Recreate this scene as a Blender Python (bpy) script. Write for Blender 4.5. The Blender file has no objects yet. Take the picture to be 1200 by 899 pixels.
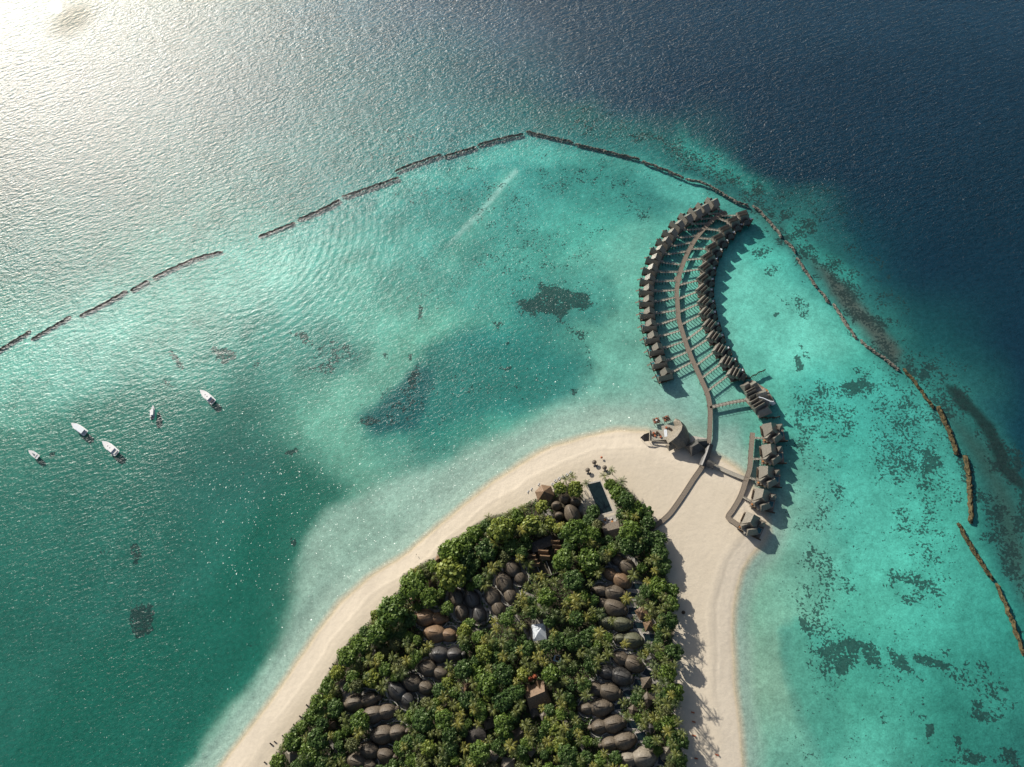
import bpy, math, random
import numpy as np
from mathutils import Vector, Matrix
R = math.radians
rnd = random.Random(7)
scene = bpy.context.scene
COL = scene.collection

# ------------------------------------------------------------------ camera
# the photograph is taken from about 500 m up, looking 25 degrees off straight down
F_PX = 900.0
H = 500.0
CX, CY = 600.0, 449.5
def camdir(px, py):
    v = Vector(((px - CX), -(py - CY), -F_PX)); v.normalize(); return v
nad = camdir(750, 860)
Zc = -nad
Xc = (Vector((1, 0, 0)) - Zc * Zc.x).normalized()
Yc = Zc.cross(Xc)
RW = Matrix((Xc, Yc, Zc))            # camera space -> world
CAM = Vector((0, 0, H))
def P(px, py, z=0.0):
    d = RW @ camdir(px, py)
    t = (z - H) / d.z
    return CAM + d * t
RWn = np.array(RW)
def px_of(X, Y, Z):
    w = np.stack([X, Y, Z - H], -1) @ RWn          # = R^T w
    return CX + F_PX * w[..., 0] / -w[..., 2], CY - F_PX * w[..., 1] / -w[..., 2]
def mpp(px, py):                                    # metres per photo pixel, across
    return (P(px + 1, py) - P(px, py)).length
def ang(px, py, dx, dy):                            # picture direction -> heading on the ground
    v = P(px + dx, py + dy) - P(px, py); return math.atan2(v.y, v.x)

cam = bpy.data.cameras.new('camera'); camo = bpy.data.objects.new('camera', cam); COL.objects.link(camo)
camo.matrix_world = Matrix.Translation(CAM) @ RW.to_4x4()
cam.sensor_width = 36; cam.lens = 36 * F_PX / 1200.0
cam.clip_start = 1; cam.clip_end = 60000
scene.camera = camo

# ------------------------------------------------------------------ light
spec = RW @ camdir(58, 0)
sun_dir = Vector((spec.x, spec.y, -spec.z)).normalized()       # towards the sun
elev = math.asin(sun_dir.z); azim = math.atan2(sun_dir.x, sun_dir.y)
L = bpy.data.lights.new('sun', 'SUN'); L.energy = 5.0; L.angle = R(0.53); L.color = (1, 0.945, 0.86)
lo = bpy.data.objects.new('sun', L); COL.objects.link(lo)
lo.rotation_euler = sun_dir.to_track_quat('Z', 'Y').to_euler()
w = bpy.data.worlds.new('World'); scene.world = w; w.use_nodes = True
nt = w.node_tree; bg = nt.nodes['Background']
sky = nt.nodes.new('ShaderNodeTexSky'); sky.sky_type = 'NISHITA'; sky.sun_disc = False
sky.sun_elevation = elev; sky.sun_rotation = azim; sky.air_density = 1.0; sky.dust_density = 2.5; sky.ozone_density = 1.0
nt.links.new(sky.outputs[0], bg.inputs[0]); bg.inputs[1].default_value = 0.07
vs = scene.view_settings; vs.view_transform = 'Standard'; vs.look = 'None'; vs.exposure = 0.15; vs.gamma = 1; vs.use_curve_mapping = False
scene.render.engine = 'CYCLES'
cy = scene.cycles; cy.max_bounces = 4; cy.diffuse_bounces = 2; cy.glossy_bounces = 2; cy.transparent_max_bounces = 12; cy.caustics_reflective = False; cy.caustics_refractive = False
cy.use_denoising = True; cy.sample_clamp_indirect = 4

# ------------------------------------------------------------------ small helpers
def s2l(c):
    return tuple(((v / 255) / 12.92 if v / 255 <= 0.04045 else ((v / 255 + 0.055) / 1.055) ** 2.4) for v in c)
def tag(o, label=None, cat=None, group=None, kind=None):
    if label: o['label'] = label
    if cat: o['category'] = cat
    if group: o['group'] = group
    if kind: o['kind'] = kind
    return o
def empty(name, loc, rz=0.0):
    o = bpy.data.objects.new(name, None); COL.objects.link(o); o.location = loc; o.rotation_euler = (0, 0, rz)
    o.empty_display_size = 1; return o
def copy_tree(o, parent=None):
    c = o.copy(); COL.objects.link(c); c.parent = parent
    for ch in [x for x in o.children]: copy_tree(ch, c)
    return c
def node_mat(name):
    m = bpy.data.materials.new(name); m.use_nodes = True
    n = m.node_tree.nodes; n.clear(); return m, n, m.node_tree.links
def N(n, t, **k):
    x = n.new(t)
    for a, b in k.items(): setattr(x, a, b)
    return x
class MB:
    def __init__(s): s.v = []; s.f = []; s.smooth = False
    def add(s, vs, fs):
        b = len(s.v); s.v += [tuple(v) for v in vs]; s.f += [tuple(i + b for i in f) for f in fs]; return s
    def box(s, x0, x1, y0, y1, z0, z1):
        return s.add([(x0,y0,z0),(x1,y0,z0),(x1,y1,z0),(x0,y1,z0),(x0,y0,z1),(x1,y0,z1),(x1,y1,z1),(x0,y1,z1)],
                     [(3,2,1,0),(4,5,6,7),(0,1,5,4),(1,2,6,5),(2,3,7,6),(3,0,4,7)])
    def obox(s, cx, cy, a, lx, ly, z0, z1):
        c, q = math.cos(a), math.sin(a)
        pts = [(-lx/2,-ly/2),(lx/2,-ly/2),(lx/2,ly/2),(-lx/2,ly/2)]
        w = [(cx + x*c - y*q, cy + x*q + y*c) for x, y in pts]
        return s.add([(x,y,z0) for x,y in w] + [(x,y,z1) for x,y in w], [(3,2,1,0),(4,5,6,7),(0,1,5,4),(1,2,6,5),(2,3,7,6),(3,0,4,7)])
    def prism(s, poly, z0, z1):
        n = len(poly)
        return s.add([(x,y,z0) for x,y in poly] + [(x,y,z1) for x,y in poly],
                     [tuple(range(n-1,-1,-1)), tuple(range(n,2*n))] + [(i,(i+1)%n,n+(i+1)%n,n+i) for i in range(n)])
    def tube(s, p, q, r0, r1, n=6):
        p, q = Vector(p), Vector(q); d = (q-p).normalized(); a = d.orthogonal().normalized(); b = d.cross(a)
        vs = []
        for c, r in ((p,r0),(q,r1)):
            for i in range(n):
                t = 2*math.pi*i/n; vs.append(c + a*math.cos(t)*r + b*math.sin(t)*r)
        return s.add(vs, [(i,(i+1)%n,n+(i+1)%n,n+i) for i in range(n)] + [tuple(range(n-1,-1,-1)), tuple(range(n,2*n))])
    def gable(s, cx, cy, a, L_, W, z0, z1, th=0.25, hip=0.0):
        """roof with its ridge along heading a; hip pulls the ridge ends in"""
        c, q = math.cos(a), math.sin(a)
        def T(x, y, z): return (cx + x*c - y*q, cy + x*q + y*c, z)
        l, w = L_/2, W/2; r = l - hip
        v = [T(-l,-w,z0),T(l,-w,z0),T(l,w,z0),T(-l,w,z0),T(-r,0,z1),T(r,0,z1),
             T(-l,-w,z0-th),T(l,-w,z0-th),T(l,w,z0-th),T(-l,w,z0-th)]
        return s.add(v, [(0,1,5,4),(2,3,4,5),(1,2,5),(3,0,4),(6,7,1,0),(7,8,2,1),(8,9,3,2),(9,6,0,3),(9,8,7,6)])
    def pyramid(s, cx, cy, a, W, D, z0, z1, n=4, th=0.25):
        vs = []
        for i in range(n):
            t = a + 2*math.pi*(i+0.5)/n; k = 1/math.cos(math.pi/n)
            vs.append((cx + math.cos(t)*W/2*k, cy + math.sin(t)*D/2*k, z0))
        b = [(x,y,z-th) for x,y,z in vs]
        return s.add(vs + b + [(cx,cy,z1)], [(i,(i+1)%n,2*n) for i in range(n)] + [(n+i,n+(i+1)%n,(i+1)%n,i) for i in range(n)] + [tuple(range(2*n-1,n-1,-1))])
    def build(s, name, mat, parent=None, smooth=False):
        me = bpy.data.meshes.new(name); me.from_pydata(s.v, [], s.f); me.materials.append(mat)
        if smooth or s.smooth: me.shade_smooth()
        o = bpy.data.objects.new(name, me); COL.objects.link(o)
        if parent is not None: o.parent = parent
        return o

# ------------------------------------------------------------------ noise fields on arrays
def vnoise(x, y, seed):
    xi = np.floor(x).astype(np.int64); yi = np.floor(y).astype(np.int64); fx = x-xi; fy = y-yi
    fx = fx*fx*(3-2*fx); fy = fy*fy*(3-2*fy)
    def h(a, b):
        n = (a*374761393 + b*668265263 + seed*1442695041) & 0xffffffff
        n = ((n ^ (n >> 13))*1274126177) & 0xffffffff
        return ((n ^ (n >> 16)) & 0xffff)/65535.0
    return (h(xi,yi)*(1-fx)+h(xi+1,yi)*fx)*(1-fy) + (h(xi,yi+1)*(1-fx)+h(xi+1,yi+1)*fx)*fy
def fbm(x, y, seed, oct=4, gain=0.5):
    t = 0; a = 1; s = 0
    for i in range(oct):
        t = t + a*vnoise(x*2**i + 17.3*i, y*2**i + 9.1*i, seed+i); s += a; a *= gain
    return t/s
def sstep(a, b, x):
    t = np.clip((x-a)/(b-a), 0, 1); return t*t*(3-2*t)
def sdist(px, py, poly):
    """signed distance (positive inside) to a closed polygon"""
    d = np.full(px.shape, 1e9); ins = np.zeros(px.shape, bool); n = len(poly)
    for i in range(n):
        x0, y0 = poly[i]; x1, y1 = poly[(i+1) % n]
        ex, ey = x1-x0, y1-y0; L2 = ex*ex+ey*ey+1e-9
        t = np.clip(((px-x0)*ex+(py-y0)*ey)/L2, 0, 1)
        d = np.minimum(d, np.hypot(px-x0-t*ex, py-y0-t*ey))
        c = ((y0 > py) != (y1 > py)) & (px < (x1-x0)*(py-y0)/((y1-y0) if y1 != y0 else 1e-9) + x0)
        ins ^= c
    return np.where(ins, d, -d)
def ldist(px, py, pts):
    d = np.full(px.shape, 1e9)
    for (x0,y0),(x1,y1) in zip(pts, pts[1:]):
        ex, ey = x1-x0, y1-y0; t = np.clip(((px-x0)*ex+(py-y0)*ey)/(ex*ex+ey*ey+1e-9), 0, 1)
        d = np.minimum(d, np.hypot(px-x0-t*ex, py-y0-t*ey))
    return d
# ------------------------------------------------------------------ terrain: sea floor, reef and island, one sheet
SHORE = [(160,1060),(215,960),(258,899),(300,845),(340,788),(372,740),(400,706),(440,672),(480,645),(520,612),(548,588),(580,564),(620,539),(650,524),(690,511),
         (722,506),(757,505),(800,522),(832,533),(848,540),(864,549),(876,559),(886,574),(895,592),(900,610),(901,624),(894,638),(885,647),(877,655),
         (869,668),(862,690),(858,714),(857,740),(858,770),(859,800),(863,830),(867,860),(870,899),(874,960),(880,1060),(700,1150),(400,1150)]
VEG = [(313,905),(321,884),(333,862),(345,846),(357,832),(364,818),(375,800),(388,780),(399,762),(412,744),(428,730),(441,712),(455,700),(466,690),(470,672),(484,664),
       (498,655),(510,652),(513,640),(528,629),(545,622),(557,612),(575,603),(592,598),(606,593),(620,586),(628,580),(640,590),(650,570),(672,562),(684,570),(690,610),(714,606),(722,604),(708,562),(722,560),
       (738,572),(752,588),(764,606),(768,622),(778,640),(782,665),(786,682),(796,694),(796,712),(790,716),(797,728),(792,744),(790,754),(800,762),(792,776),(794,790),(790,800),
       (802,812),(795,828),(788,840),(795,850),(808,866),(800,880),(805,905),(800,960),(300,960)]
# colour of the floor as it shows through the water, every 100 px of the photograph
GX = list(range(0,1300,100)); GY = list(range(0,1000,100))
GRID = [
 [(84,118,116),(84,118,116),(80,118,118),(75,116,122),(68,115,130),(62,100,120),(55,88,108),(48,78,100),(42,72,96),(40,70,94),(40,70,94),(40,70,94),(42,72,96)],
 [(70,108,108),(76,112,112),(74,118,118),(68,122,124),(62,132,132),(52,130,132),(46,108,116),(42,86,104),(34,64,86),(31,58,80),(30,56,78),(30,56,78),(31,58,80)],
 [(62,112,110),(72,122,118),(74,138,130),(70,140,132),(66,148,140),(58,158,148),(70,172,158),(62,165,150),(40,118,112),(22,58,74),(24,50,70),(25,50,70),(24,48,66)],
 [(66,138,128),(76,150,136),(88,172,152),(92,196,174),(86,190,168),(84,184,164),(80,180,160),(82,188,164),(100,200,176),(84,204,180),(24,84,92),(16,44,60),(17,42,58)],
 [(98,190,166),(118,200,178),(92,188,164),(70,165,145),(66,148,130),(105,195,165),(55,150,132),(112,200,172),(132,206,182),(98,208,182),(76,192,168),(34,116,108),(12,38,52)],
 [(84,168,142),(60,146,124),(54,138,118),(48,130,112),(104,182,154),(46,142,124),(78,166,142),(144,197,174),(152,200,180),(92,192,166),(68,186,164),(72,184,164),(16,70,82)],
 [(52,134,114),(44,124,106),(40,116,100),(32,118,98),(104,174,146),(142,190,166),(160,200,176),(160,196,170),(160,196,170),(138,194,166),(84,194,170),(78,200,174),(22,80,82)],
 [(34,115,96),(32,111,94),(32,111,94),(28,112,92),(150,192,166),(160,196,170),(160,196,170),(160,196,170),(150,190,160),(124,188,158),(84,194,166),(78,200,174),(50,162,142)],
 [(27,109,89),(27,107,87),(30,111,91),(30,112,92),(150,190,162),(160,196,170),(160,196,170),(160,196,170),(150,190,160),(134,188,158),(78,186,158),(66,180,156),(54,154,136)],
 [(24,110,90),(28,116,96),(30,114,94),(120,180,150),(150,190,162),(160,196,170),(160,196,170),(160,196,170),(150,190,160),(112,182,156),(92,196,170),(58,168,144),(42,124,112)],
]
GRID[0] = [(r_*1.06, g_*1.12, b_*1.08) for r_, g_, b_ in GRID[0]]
GRIDL = np.array([[s2l(c) for c in r] for r in GRID])
def gridcol(px, py):
    u = np.clip(px/100, 0, 11.999); v = np.clip(py/100, 0, 8.999)
    i = u.astype(int); j = v.astype(int); fu = (u-i)[:,None]; fv = (v-j)[:,None]
    fu = fu*fu*(3-2*fu)*0.6+fu*0.4; fv = fv*fv*(3-2*fv)*0.6+fv*0.4
    return (GRIDL[j,i]*(1-fu)+GRIDL[j,i+1]*fu)*(1-fv)+(GRIDL[j+1,i]*(1-fu)+GRIDL[j+1,i+1]*fu)*fv

# soft coloured areas of the floor: (polygon, colour, edge px, strength, edge waviness px)
AREAS = [
 # deep lagoon basin in the west
 ([(-200,520),(20,500),(120,470),(200,455),(290,480),(345,520),(398,560),(405,585),(372,622),(350,660),(340,720),(318,762),(270,820),(215,895),(180,960),(-200,960)], (40,122,104), 26, 0.55, 14),
 ([(330,530),(399,562),(404,582),(368,625),(347,665),(338,718),(315,760),(262,820),(205,900),(150,960),(-50,960),(100,760),(240,690),(300,600)], (24,110,90), 14, 0.75, 8),
 ([(200,500),(280,500),(320,520),(330,560),(290,600),(210,600),(180,550)], (44,112,100), 30, 0.5, 14),
 # ocean drop
 ([(560,-200),(640,40),(760,100),(850,165),(940,215),(1010,290),(1060,370),(1120,430),(1170,480),(1230,540),(1500,620),(1500,-400)], (24,62,82), 70, 0.5, 30),
 ([(980,180),(1040,290),(1100,380),(1180,450),(1300,520),(1500,300),(1300,100)], (16,52,70), 110, 0.5, 20),
 # reef slope greens
 ([(600,120),(700,118),(800,150),(880,190),(940,230),(985,280),(1040,350),(1090,415),(1120,440),(1060,440),(1010,390),(960,320),(900,245),(830,205),(740,170),(640,145)], (44,120,112), 22, 0.6, 18),
 ([(870,232),(930,262),(985,318),(1030,372),(1075,430),(1040,428),(1000,380),(960,325),(915,275),(880,242)], (60,108,98), 11, 0.6, 9),
 ([(955,300),(990,330),(1030,375),(1060,408),(1050,425),(1010,385),(975,340)], (88,98,88), 8, 0.8, 8),
 ([(1085,440),(1130,455),(1175,500),(1200,560),(1240,640),(1240,760),(1190,720),(1160,660),(1150,610),(1140,540),(1110,490)], (42,122,112), 14, 0.8, 12),
 ([(1120,480),(1165,520),(1185,570),(1210,650),(1200,700),(1170,640),(1160,560),(1140,520)], (60,92,82), 16, 0.75, 12),
 ([(1110,448),(1122,452),(1142,468),(1166,492),(1180,520),(1188,545),(1205,562),(1205,576),(1190,566),(1172,545),(1164,518),(1146,490),(1124,472)], (34,50,50), 3, 0.9, 5),
 ([(800,150),(860,180),(900,205),(880,215),(830,195),(790,175)], (60,180,160), 14, 0.6, 16),
 ([(930,255),(960,285),(1010,325),(1000,335),(950,295),(925,268)], (60,182,162), 9, 0.6, 12),
 # bright flats
 ([(460,360),(520,300),(590,205),(604,198),(608,206),(560,270),(520,330),(400,420),(330,440)], (108,200,174), 10, 0.5, 10),
 ([(520,290),(604,196),(607,200),(548,268)], (160,222,204), 3, 0.7, 2),
 ([(470,200),(540,180),(620,160),(700,175),(830,215),(860,240),(800,240),(700,195),(600,185),(520,215),(440,250)], (96,206,184), 10, 0.6, 12),
 ([(840,300),(900,320),(960,360),(1000,400),(980,430),(900,430),(860,380)], (112,216,190), 24, 0.7, 14),
 ([(640,330),(760,260),(750,330),(740,430),(760,480),(680,490),(700,430),(700,380)], (120,204,178), 24, 0.6, 14),
 ([(400,300),(480,320),(520,350),(540,380),(500,400),(440,390),(380,360)], (108,200,172), 20, 0.4, 14),
 ([(60,420),(160,370),(260,310),(340,290),(380,330),(280,370),(160,430),(60,480),(-40,500),(-40,430)], (118,202,178), 26, 0.55, 14),
 ([(380,440),(440,410),(500,430),(460,480),(400,520),(370,500)], (112,190,162), 22, 0.55, 12),
 # pale shelf hugging the western beach
 ([(205,915),(240,868),(290,812),(330,752),(346,700),(356,650),(385,602),(420,578),(470,556),(540,530),(600,508),(670,484),(745,478),(800,480),(850,520),(760,520),(690,520),(620,550),(548,600),(480,655),(400,716),(340,798),(258,910)], (158,198,176), 12, 0.72, 8),
 ([(840,500),(862,500),(872,540),(850,545)], (168,206,186), 10, 0.6, 4),
 # dark pool of deep water in the middle
 ([(500,410),(560,385),(620,390),(680,420),(690,450),(670,475),(600,490),(530,490),(480,505),(430,510),(420,495),(450,470),(490,440)], (40,134,122), 14, 0.85, 12),
 ([(540,385),(590,380),(600,400),(550,415),(520,405)], (42,146,134), 10, 0.6, 6),
 ([(422,490),(450,462),(490,425),(512,440),(490,500),(440,508)], (28,104,102), 8, 0.85, 8),
 ([(560,430),(620,425),(650,450),(620,475),(560,465)], (46,130,116), 18, 0.6, 12),
 ([(600,372),(660,375),(690,400),(690,440),(640,420),(600,400)], (44,136,124), 14, 0.6, 12),
 ([(600,345),(690,340),(700,375),(640,385),(600,365)], (44,130,122), 12, 0.6, 10),
 # dim water south-east pocket
 ([(915,735),(935,725),(970,745),(985,790),(990,860),(970,910),(950,860),(925,800),(912,765)], (70,168,144), 8, 0.7, 6),
 ([(910,740),(922,722),(930,745),(920,780),(940,830),(965,880),(960,895),(935,850),(915,790)], (84,158,138), 5, 0.5, 5),
 ([(1120,740),(1200,780),(1200,899),(1100,899),(1080,830)], (44,140,122), 26, 0.55, 20),
 ([(440,320),(500,300),(560,330),(575,365),(530,350),(480,350),(440,345)], (70,164,146), 16, 0.6, 16),
 ([(600,320),(700,315),(720,345),(690,370),(640,345),(600,350)], (58,160,144), 14, 0.6, 14),
 ([(480,230),(540,215),(560,240),(500,260)], (70,168,152), 16, 0.6, 14),
 ([(350,430),(380,395),(420,400),(430,420),(390,440)], (52,132,120), 12, 0.6, 10),
 ([(690,180),(760,205),(790,240),(770,255),(720,215)], (52,140,130), 12, 0.5, 10),
 ([(930,440),(1020,430),(1090,470),(1100,540),(1050,560),(1000,480),(940,490)], (62,172,156), 18, 0.5, 16),
 ([(940,730),(1050,740),(1130,770),(1190,800),(1190,860),(1100,800),(980,790)], (62,170,148), 18, 0.5, 16),
 # seagrass in the north of the lagoon
 ([(615,190),(680,170),(730,200),(770,235),(770,262),(720,258),(660,235),(620,225)], (56,146,132), 16, 0.5, 14),
]
# coral and seagrass cover: (polygon, density 0..1, edge px)
CORAL = [
 ([(602,352),(628,340),(640,334),(662,336),(690,338),(695,350),(672,362),(664,372),(650,378),(636,368),(612,362)], 1.0, 5),
 ([(640,372),(665,378),(685,388),(694,400),(696,412),(688,410),(684,398),(664,388)], .75, 4),
 ([(686,408),(694,412),(692,436),(687,444),(684,430)], .55, 2), ([(668,452),(684,450),(678,460),(670,464)], .8, 2),
 ([(625,320),(660,318),(690,322),(700,340),(690,352),(630,345)], .5, 8),
 ([(620,182),(690,180),(740,205),(778,232),(775,262),(735,262),(660,232),(625,235),(612,215)], .5, 14),
 ([(728,246),(766,242),(768,268),(740,262)], .62, 8), ([(540,190),(566,188),(562,200),(545,198)], .62, 4), ([(615,175),(642,175),(638,190),(625,188)], .55, 5),
 ([(352,440),(364,424),(372,400),(392,388),(404,392),(420,406),(424,420),(400,428),(376,434),(362,444)], .7, 7),
 ([(245,408),(262,404),(278,408),(276,420),(262,425),(248,420)], .95, 3), ([(194,411),(202,412),(216,430),(208,434),(198,420)], .8, 2), ([(188,444),(200,444),(200,450),(190,452)], .75, 2),
 ([(340,382),(354,386),(370,396),(366,404),(354,396),(342,388)], .85, 3), ([(291,424),(304,420),(304,430),(294,433)], .85, 3), ([(305,392),(314,392),(312,397),(306,397)], .7, 2),
 ([(486,428),(494,426),(496,440),(486,452),(470,460),(476,448)], .85, 4), ([(420,492),(442,484),(446,492),(436,500),(420,500)], .85, 3), ([(440,462),(480,445),(500,470),(490,495),(450,500)], .62, 8),
 ([(490,356),(498,356),(496,372),(490,370)], .9, 2), ([(574,374),(592,376),(588,382),(574,380)], .8, 2), ([(584,424),(602,424),(600,431),(586,431)], .85, 2), ([(448,414),(458,412),(456,420),(450,419)], .8, 2),
 ([(594,397),(600,398),(598,402),(592,401)], .9, 1), ([(478,412),(483,413),(482,422),(478,422)], .9, 1), ([(530,432),(570,430),(600,440),(575,470),(535,468)], .5, 10),
 ([(430,470),(500,410),(560,392),(640,398),(690,430),(670,470),(600,486),(520,490),(440,505)], .40, 14), ([(560,330),(640,318),(700,330),(700,400),(640,395),(580,375)], .38, 14), ([(490,510),(530,502),(530,520),(500,540),(470,545),(460,530)], .42, 10), ([(470,300),(500,290),(560,330),(570,360),(520,370),(490,345)], .4, 16),
 ([(334,526),(346,524),(350,530),(340,533),(333,531)], .9, 2), ([(148,640),(158,638),(164,648),(160,662),(152,662),(148,652)], .9, 2),
 ([(152,712),(160,704),(178,703),(184,718),(178,732),(162,746),(150,732)], .95, 3), ([(340,632),(348,634),(348,642),(342,642)], .9, 2), ([(288,748),(302,746),(304,754),(292,756)], .6, 3),
 ([(54,528),(62,528),(62,534),(54,536)], .9, 1), ([(117,574),(128,572),(128,580),(120,581)], .6, 2), ([(68,628),(76,628),(76,636),(70,637)], .6, 2), ([(108,644),(118,644),(116,656),(108,655)], .5, 3), ([(165,624),(174,622),(174,630),(167,631)], .5, 2),
 ([(50,640),(80,636),(95,660),(80,680),(55,670)], .35, 12), ([(90,762),(102,760),(100,772),(90,774)], .5, 3),([(220,520),(290,515),(310,540),(290,580),(230,590),(200,560)], .3, 18),
 # east lagoon
 ([(940,462),(960,448),(985,446),(1000,438),(1025,440),(1035,452),(1010,462),(985,468),(960,476),(942,480)], .72, 6), ([(985,448),(1010,444),(1030,448),(1008,460),(990,458)], 1.0, 2),
 ([(935,486),(955,480),(965,500),(955,520),(945,545),(935,530)], .68, 6), ([(1000,430),(1060,460),(1085,500),(1075,520),(1040,500),(1010,475)], .62, 12), ([(1070,460),(1095,520),(1110,545),(1095,560),(1065,562),(1050,540),(1070,520),(1060,490)], .72, 10),
 ([(1075,530),(1100,520),(1108,545),(1080,560)], .9, 4), ([(1010,455),(1025,452),(1022,466),(1012,466)], .8, 2), ([(1020,500),(1040,505),(1030,520),(1018,512)], .6, 4), ([(920,300),(935,280),(948,290),(955,318),(932,324)], .0, 4),
 ([(880,288),(895,280),(908,284),(898,300),(884,302)], .78, 5), ([(884,302),(905,310),(925,308),(920,325),(895,326)], .66, 6), ([(930,345),(955,355),(950,372),(935,368)], .74, 4), ([(910,345),(930,350),(935,362),(918,360)], .58, 5),
 ([(930,418),(938,416),(946,432),(934,436)], 1.0, 2), ([(938,402),(955,412),(958,425),(945,418)], .74, 3), ([(906,366),(914,366),(913,373),(907,372)], .9, 1), ([(1000,425),(1035,428),(1020,440),(1000,436)], .7, 5),
 ([(930,560),(965,580),(985,620),(980,660),(950,650),(935,620)], .42, 12), ([(940,630),(975,650),(1000,670),(1010,690),(985,690),(955,670)], .74, 7), ([(1030,600),(1070,600),(1110,640),(1100,660),(1060,640),(1035,620)], .6, 12),
 ([(1050,612),(1072,618),(1066,628),(1050,622)], .85, 3), ([(1040,660),(1070,662),(1095,680),(1102,700),(1075,700),(1045,690),(1030,680)], .78, 7), ([(1050,670),(1075,678),(1080,696),(1055,690)], .9, 4), ([(1028,560),(1060,570),(1075,590),(1050,600),(1030,585)], .5, 8),
 ([(938,720),(948,725),(950,745),(940,742)], .92, 2), ([(950,728),(970,722),(985,735),(970,745)], .66, 5), ([(970,745),(1000,748),(1020,762),(1010,775),(1000,790),(985,795),(975,780),(965,765)], .92, 5), ([(1000,750),(1030,752),(1044,770),(1038,782),(1018,778)], .88, 4),
 ([(1040,752),(1065,760),(1080,780),(1072,785),(1050,775)], .88, 4), ([(1072,766),(1095,768),(1115,778),(1112,783),(1090,780),(1075,774)], 1.0, 2), ([(950,770),(970,770),(975,790),(955,798)], .62, 6), ([(1030,735),(1060,745),(1090,780),(1100,795),(1060,790)], .55, 8),
 ([(1110,745),(1160,760),(1200,790),(1200,850),(1150,840),(1110,800)], .66, 16), ([(1130,820),(1165,830),(1175,845),(1140,850)], .8, 6), ([(1080,848),(1092,850),(1096,866),(1086,868)], 1.0, 2), ([(1066,832),(1082,836),(1082,848),(1070,846)], .6, 3),
 ([(1108,876),(1130,872),(1160,880),(1200,870),(1200,900),(1110,900)], .82, 8), ([(1110,860),(1140,875),(1130,890),(1112,885)], .8, 5), ([(1020,820),(1045,830),(1040,848),(1025,845)], .6, 5), ([(980,680),(1100,720),(1080,745),(1000,730)], .38, 16), ([(1100,560),(1130,570),(1125,600),(1105,590)], .6, 6),
 ([(920,845),(950,840),(952,895),(925,890)], .45, 8), ([(985,830),(1000,835),(1000,880),(985,870)], .5, 6),([(925,780),(935,770),(945,800),(940,835),(930,820)], .2, 5),
 # reef flat outside the breakwaters
 ([(790,170),(850,190),(900,220),(950,262),(1010,330),(1070,410),(1110,440),(1060,445),(1020,400),(965,332),(905,260),(850,212),(790,196)], .80, 14), ([(960,320),(1000,350),(1050,400),(1065,425),(1030,405),(985,360)], .8, 10),
 ([(640,140),(740,168),(860,220),(880,232),(930,222),(860,175),(780,140),(700,120)], .68, 18), ([(400,160),(520,130),(620,138),(600,150),(520,172),(440,195)], .52, 18),
 ([(900,215),(980,275),(1040,350),(1100,430),(1130,450),(1150,450),(1080,360),(1020,280),(950,215)], .64, 20),
 ([(1070,420),(1110,420),(1150,470),(1130,490),(1105,500),(1085,460)], .75, 10), ([(1105,500),(1140,520),(1180,600),(1230,700),(1240,780),(1190,700),(1160,640),(1130,560)], .82, 14), ([(1150,480),(1200,520),(1230,600),(1200,640),(1180,560)], .85, 12), ([(1080,432),(1092,430),(1098,445),(1086,450)], 1.0, 3),
]
VILLA_SPOTS = []
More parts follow.
